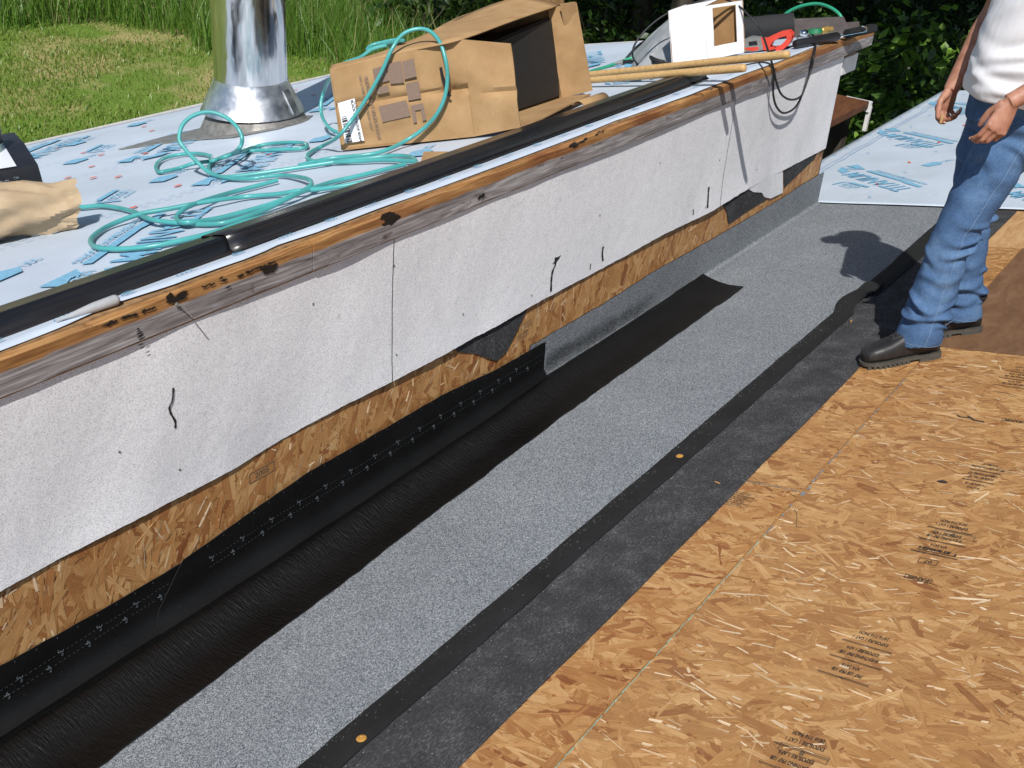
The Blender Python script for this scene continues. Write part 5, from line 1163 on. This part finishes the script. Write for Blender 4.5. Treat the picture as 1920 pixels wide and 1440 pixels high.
# joints of the arms
SHN, SHF = body(-.02, .20, .44), body(-.02, -.20, .44)
ELN, ELF = body(-.10, .285, .205), body(.0, -.265, .22)
WRN, WRF = pl_(1899, 188, .27), pl_(1786, 163, -.20)
KNN, KNF = pl_(1864, 247, .285), pl_(1768, 208, -.20)
def hand(mb, wr, kn, side, dors, curls, thumb, spread=.021, lens=(.043, .026, .021), r0=.0098):
    d = unit(kn-wr); side = unit(side - d*(side @ d)); dors = unit(np.cross(d, side)) * (1 if np.cross(d, side) @ dors > 0 else -1)
    # palm
    rings = []
    for k, wd, tk in ((-.02, .028, .021), (.15, .030, .019), (.45, .038, .0165), (.8, .043, .0150), (1.0, .043, .0125)):
        c = wr + (kn-wr)*k; rings.append([c + side*wd*math.cos(a) + dors*tk*math.sin(a) for a in np.linspace(0, 2*math.pi, 19)[:-1]])
    mb.loft(rings)
    tips = []
    for i, (off, sc, cu) in enumerate(zip((1.5, .5, -.5, -1.5), (.95, 1.05, 1.0, .80), curls)):
        p = kn + side*spread*off - d*(.006*abs(off)**1.3); ang = 0; mb.ball(p + dors*.002, r0*1.08, None, 10); P = [p - d*.012]; R_ = [r0]
        for j, (L, c) in enumerate(zip(lens, cu)):
            ang += math.radians(c); dd = d*math.cos(ang) - dors*math.sin(ang) + side*.05*off*.4
            p2 = p + unit(dd)*L*sc; P += [p + unit(dd)*.004, p2]; R_ += [r0*(1-.09*j)*sc**.5, r0*(.93-.10*j)*sc**.5]; mb.ball(p2, r0*(.95-.10*j)*sc**.5, None, 10); p = p2
        mb.tube(P, R_, 10); tips.append((p, unit(dd), sc))
    b = wr + (kn-wr)*.25 + side*.024 - dors*.008; mb.ball(b, .017, None, 10)
    P = [b]; 
    for v, L in thumb: P.append(P[-1] + unit(d*v[0] + side*v[1] + dors*v[2])*L)
    mb.tube(P, [.0165, .0125, .0115, .0085][:len(P)], 10)
    for p, r in zip(P[1:], (.0122, .0112, .0085)): mb.ball(p, r, None, 10)
    return tips, P
mb = MB()
# trunk, neck, head
mb.loft([ell(body(f, 0, z), (0, 0, 1), rf, rl) for f, z, rf, rl in ((0, -.14, .10, .15), (.0, .0, .10, .14), (.0, .15, .10, .14), (-.01, .3, .11, .16), (-.02, .42, .10, .17), (-.02, .48, .06, .10), (-.01, .50, .056, .058), (.0, .60, .054, .056))])
HC = body(.045, 0, .685)
mb.ball(HC, (.098, .076, .118), (FW, LF, UP), 20); mb.ball(HC + FW*.03 - UP*.07, (.062, .052, .055), (FW, LF, UP), 14)
mb.ball(HC + FW*.098 - UP*.022, (.018, .014, .022), (FW, LF, UP), 10); mb.ball(HC + FW*.093 + UP*.0, (.010, .010, .028), (FW, LF, UP), 10)
mb.ball(HC + FW*.085 - UP*.098, (.020, .026, .018), (FW, LF, UP), 10)
for s in (1, -1):
    mb.ball(HC + LF*.077*s - FW*.008 - UP*.012, (.020, .008, .032), (FW, LF, UP), 10); mb.ball(HC + FW*.086 + LF*.032*s + UP*.018, (.010, .022, .007), (FW, LF, UP), 8)
for s, e, w in ((SHN, ELN, WRN), (SHF, ELF, WRF)):
    q = (s+e)/2; m_ = e + (w-e)*.28
    mb.tube([s, q, e, m_, e+(w-e)*.7, w, w+(w-e)*.05], [.056, .050, .044, .0475, .036, .0285, .028], 18); mb.ball(s, .058, None, 14)
tn = hand(mb, WRN, KNN, FW*.9 - UP*.1, LF + FW*.2 + UP*.25, ((22, 30, 22), (28, 38, 24), (34, 42, 26), (38, 46, 28)), (((.85, .25, -.62), .044), ((.95, -.05, -.4), .030), ((.9, -.2, -.4), .022)))
tf = hand(mb, WRF, KNF, FW*1.0 + LF*.25, -LF*.8 + FW*.35, ((30, 42, 32), (52, 62, 40), (60, 66, 42), (64, 68, 44)), (((.62, .60, -.30), .044), ((.93, .15, -.35), .034), ((.9, -.05, -.45), .026)))
for h, k, a, ft in ((HN, KN, AN, FOOT_N), (HF, KF, AF, FOOT_F)):
    mb.tube([h, (h+k)/2, k, (k+a)/2, a - UP*.03], [.078, .070, .052, .050, .038], 16)
meld('body', mb, .0034, MAT['skin'], man, smooth=3)
for tips, P in (tn, tf):
    for p, d_, sc in tips[:4]: mb = MB(); mb.ball(p + unit(CAM-p)*.0062 + d_*.001, (.0042, .0042, .0055), (ring_frame(d_)[0], ring_frame(d_)[1], d_), 8); mb.build('fingernail', MAT['nail'], man)
for s in (1, -1): mb = MB(); mb.ball(HC + FW*.088 + LF*.031*s + UP*.003, .0125, None, 10); mb.build('eye', MAT['eye_white'], man)
mb = MB(); mb.ball(HC + FW*.094 - UP*.062, (.010, .026, .008), (FW, LF, UP), 10); mb.build('mouth', MAT['lip'], man)
mb = MB(); mb.ball(HC - FW*.018 + UP*.012, (.098, .084, .112), (FW, LF, UP), 16); mb.build('hair', MAT['hair_brown'], man)
mb = MB(); mb.loft([ell(HC + UP*z + FW*.0, (0, 0, 1), rf, rl) for z, rf, rl in ((.040, .108, .090), (.075, .107, .089), (.11, .090, .074), (.128, .05, .045), (.132, .01, .01))]); cp = mb.build('cap', MAT['cap_cloth'], man)
mb = MB(); pv = HC + FW*.095 + UP*.046
mb.prism([(0, -.075), (.045, -.07), (.085, -.045), (.098, 0), (.085, .045), (.045, .07), (0, .075)], pv - UP*.003, unit(FW - UP*.15), LF, UP*.006); mb.build('visor', MAT['cap_cloth'], cp, smooth=False)
# small thing pinched in the far hand
pt = tf[0][0][0]; mb = MB(); q = (tf[1][-1] + pt)/2; mb.tube([q - UP*.012, q + UP*.003, q + UP*.016], [.0035, .006, .0055], 10); tag(mb.build('cork', MAT['handle_wood'], None, q), 'small pale plug pinched between thumb and finger of the man', 'plug')
# jeans
mb = MB()
mb.loft([ell(body(f, 0, z), (0, 0, 1), rf, rl) for f, z, rf, rl in ((.0, .045, .128, .166), (.0, -.02, .132, .172), (-.012, -.09, .138, .182), (-.012, -.15, .125, .170))])
LEGS = ((HN, KN, AN, FOOT_N), (HF, KF, AF, FOOT_F))
for h, k, a, ft in LEGS:
    end = a - UP*.048 - foot_axes(ft)[0]*.004
    seg = [(h + UP*.02, .098, .104), (h + (k-h)*.35, .100, .100), (h + (k-h)*.7, .088, .088), (k, .080, .078), (k + (end-k)*.3, .080, .078), (k + (end-k)*.65, .080, .080), (k + (end-k)*.9, .086, .084), (end, .092, .086)]
    C_ = [s[0] for s in seg]; mb.loft([ell(c, C_[min(i+1, len(C_)-1)] - C_[max(i-1, 0)], rf, rl) if i < len(seg)-1 else ell(c, NRM*-1., rf, rl) for i, (c, rf, rl) in enumerate(seg)])
def fold(Pv):
    out = np.zeros(len(Pv)); best = np.full(len(Pv), 9.)
    for li, (h, k, a, ft) in enumerate(LEGS):
        for (p, q, s0_, s1_) in ((h, k, 0, .5), (k, a, .5, 1)):
            d = q-p; L = np.linalg.norm(d); tt = np.clip(((Pv-p) @ d)/L**2, 0, 1); c = p + tt[:, None]*d; r = Pv - c; dist = np.linalg.norm(r, axis=1)
            s = s0_ + (s1_-s0_)*tt; th = np.arctan2(r @ LF, r @ FW); v = np.zeros(len(Pv))
            rr_ = np.random.default_rng(40+li)
            F_ = [(.05, .010, .022, .9), (.11, .007, .022, 2.2), (.20, .005, .03, .4), (.43, .008, .022, 2.8), (.48, .015, .020, 2.6), (.525, .011, .018, 3.3), (.57, .012, .022, 2.3), (.63, .006, .022, .2), (.72, .005, .025, 1.5), (.80, .010, .020, 3.0), (.85, .015, .019, .4), (.895, .016, .016, 2.4), (.935, .013, .015, .0), (.968, .010, .013, 2.9)]
            for (s0, am, wd, cen) in F_:
                tl = rr_.uniform(.02, .075)*rr_.choice([-1, 1]); ph = rr_.uniform(-.5, .5); cen = cen + rr_.uniform(-.5, .5)
                dth = np.arctan2(np.sin(th-cen), np.cos(th-cen)); x = (s - s0 - tl*np.sin(dth*.5+ph) - .010*np.sin(3*dth+ph*5))/(wd*(1+.25*np.sin(2*dth+ph)))
                am_th = np.exp(-(dth/rr_.uniform(.8, 1.5))**2)
                v += 1.35*am*am_th*(np.exp(-x**2) - .7*np.exp(-(x-1.45)**2))
            v += .0035*np.sin(Pv[:, 2]*19 + Pv[:, 0]*23 + li)*np.sin(Pv[:, 1]*27 - Pv[:, 2]*7) + .0016*np.sin(Pv[:, 2]*47 + th*2 + 3*np.sin(th+s*9))
            m_ = dist < best; out[m_] = v[m_]; best = np.minimum(best, dist)
    return out
jeans = meld('jeans', mb, .0062, MAT['denim'], man, push=fold, smooth=3)
def tree_of(o): dg = bpy.context.evaluated_depsgraph_get(); return BVHTree.FromPolygons([v.co + o.matrix_world.translation*0 + Vector(OFF[o.name]) for v in o.data.vertices], [tuple(p.vertices) for p in o.data.polygons])
jt = tree_of(jeans)
def hug(c, d, far=.25, lift=.0012):
    hit = jt.ray_cast(Vector(c + unit(d)*far), Vector(-unit(d)), far)
    return np.array(hit[0]) + unit(d)*lift if hit[0] is not None else None
for h, k, a, ft in LEGS[:1]:
    P = []
    for s in np.linspace(0.02, 1, 90):
        c = h + (k-h)*s*2 if s < .5 else k + (a - UP*.04 - k)*(s-.5)*2; p = hug(c, LF*1.0 + FW*.12)
        if p is not None: P.append(p)
    mb = MB(); mb.tube(P, .0010, 6); mb.build('side_seam', MAT['thread_pale'], jeans)
for h, k, a, ft in LEGS:
    P = [p for p in (hug(a - UP*.030 - foot_axes(ft)[0]*.004 + 0*FW, FW*math.cos(th) + LF*math.sin(th)) for th in np.linspace(0, 2*math.pi, 60)) if p is not None]; mb = MB(); mb.tube(P, .0008, 6); mb.build('hem_stitch', MAT['thread_pale'], jeans)
# t-shirt
mb = MB()
mb.loft([ell(body(f, 0, z), (0, -.0, 1), rf, rl, 36) for f, z, rf, rl in ((.012, -.02, .150, .186), (.014, .02, .155, .190), (.016, .10, .150, .186), (.012, .2, .142, .186), (.0, .3, .136, .200), (-.01, .38, .125, .215), (-.015, .43, .105, .205), (-.015, .465, .085, .14), (-.012, .49, .068, .075))])
for s, e in ((SHN, ELN), (SHF, ELF)): mb.ball(s + UP*.005, (.082, .082, .075), None, 16); mb.tube([s - unit(e-s)*.01, s + (e-s)*.35, s + (e-s)*.68], [.078, .076, .079], 20)
def fold2(Pv):
    r = Pv - PCN; z = r[:, 2]; th = np.arctan2(r @ LF, r @ FW); v = np.zeros(len(Pv))
    for (z0, am, wd, tl, ph, cen) in ((.02, .007, .016, .03, .4, 1.1), (.06, .012, .018, .06, .9, 1.0), (.105, .012, .020, -.07, 1.6, .9), (.16, .009, .022, .08, .2, 1.2), (.22, .010, .025, -.09, 2.2, 1.0), (.29, .009, .03, .1, .5, .8)):
        x = (z - z0 - tl*np.sin(th-cen+ph))/wd; v += .75*am*(.25+.75*np.exp(-((th-cen)/.9)**2))*(np.exp(-x**2) - .7*np.exp(-(x-1.6)**2))
    return v + .004*np.sin(th*5+z*9)*np.clip(1-z*4, 0, 1)
meld('t_shirt', mb, .0065, MAT['tee_white'], man, push=fold2, smooth=3)
# boots
def boot(ft):
    f, s, L = foot_axes(ft); n = NRM; o = ft[0] - f*.008; mb = MB(); X = (L+.018)/.30
    def sec(x, w, h, z0=.026, k=22):
        R_ = []
        for i in range(k):
            a = 2*math.pi*i/k; c, si = math.cos(a), math.sin(a); pw = .62
            R_.append(o + f*x*X + s*w*np.sign(c)*abs(c)**pw + n*(z0 + h*.5 + h*.5*np.sign(si)*abs(si)**.75))
        return R_
    mb.loft([sec(x, w*1.07, h*1.10) for x, w, h in ((.004, .022, .07), (.012, .031, .09), (.04, .036, .115), (.08, .038, .118), (.11, .038, .105), (.14, .040, .090), (.17, .044, .078), (.20, .048, .068), (.235, .050, .061), (.265, .047, .054), (.285, .038, .044), (.297, .020, .030))])
    mb.tube([o + f*.052*X + n*.05, o + f*.058*X + n*.12, o + f*.064*X + UP*.19], [.046, .047, .050], 20)
    b = meld('boot', mb, .005, MAT['boot_leather'], man, smooth=4)
    out = [(-.004, .0), (.0, .022), (.012, .033), (.045, .038), (.09, .038), (.13, .040), (.17, .047), (.21, .053), (.25, .053), (.28, .044), (.298, .028), (.306, 0)]
    out = out + [(x, -y) for x, y in out[-2:0:-1]]
    mb = MB(); mb.prism([(x*X, y) for x, y in out], o + n*.015, f, s, n*.013); mb.build('sole', MAT['boot_sole'], b, bevel=.002)
    mb = MB(); mb.prism([(x*X, y*.98) for x, y in out if x < .092], o + n*.0008, f, s, n*.0138); mb.build('heel', MAT['boot_sole'], b, bevel=.002)
    for k in range(9):
        x = .135 + k*.0185
        w_ = float(np.interp(x, [.13, .17, .21, .25, .28, .298], [.040, .047, .053, .053, .044, .028])); mb = MB(); mb.box(o + f*x*X + n*.0078, (.0125, w_*1.98, .0140), (f, s, n)); mb.build('tread', MAT['boot_sole'], b, smooth=False)
    bt = tree_of(b)
    def top(x, y):
        h_ = bt.ray_cast(Vector(o + f*x*X + s*y + n*.16), Vector(-n), .2); return np.array(h_[0]) + n*.002 if h_[0] is not None else None
    for x in (.128, .145, .162, .178):
        P = [p for p in (top(x + .005*math.sin(y*60), y) for y in np.linspace(-.019, .019, 9)) if p is not None]
        if len(P) > 2: mb = MB(); mb.tube(P, .0022, 6); mb.build('lace', MAT['lace'], b)
    for sg in (1, -1):
        P = [p for p in (top(x, sg*(.019+.02*(.185-x)/.06*.4)) for x in np.linspace(.118, .188, 10)) if p is not None]
        if len(P) > 2: mb = MB(); mb.tube(P, .0018, 6); mb.build('eyelet_facing', MAT['boot_leather'], b)
boot(FOOT_N); boot(FOOT_F)
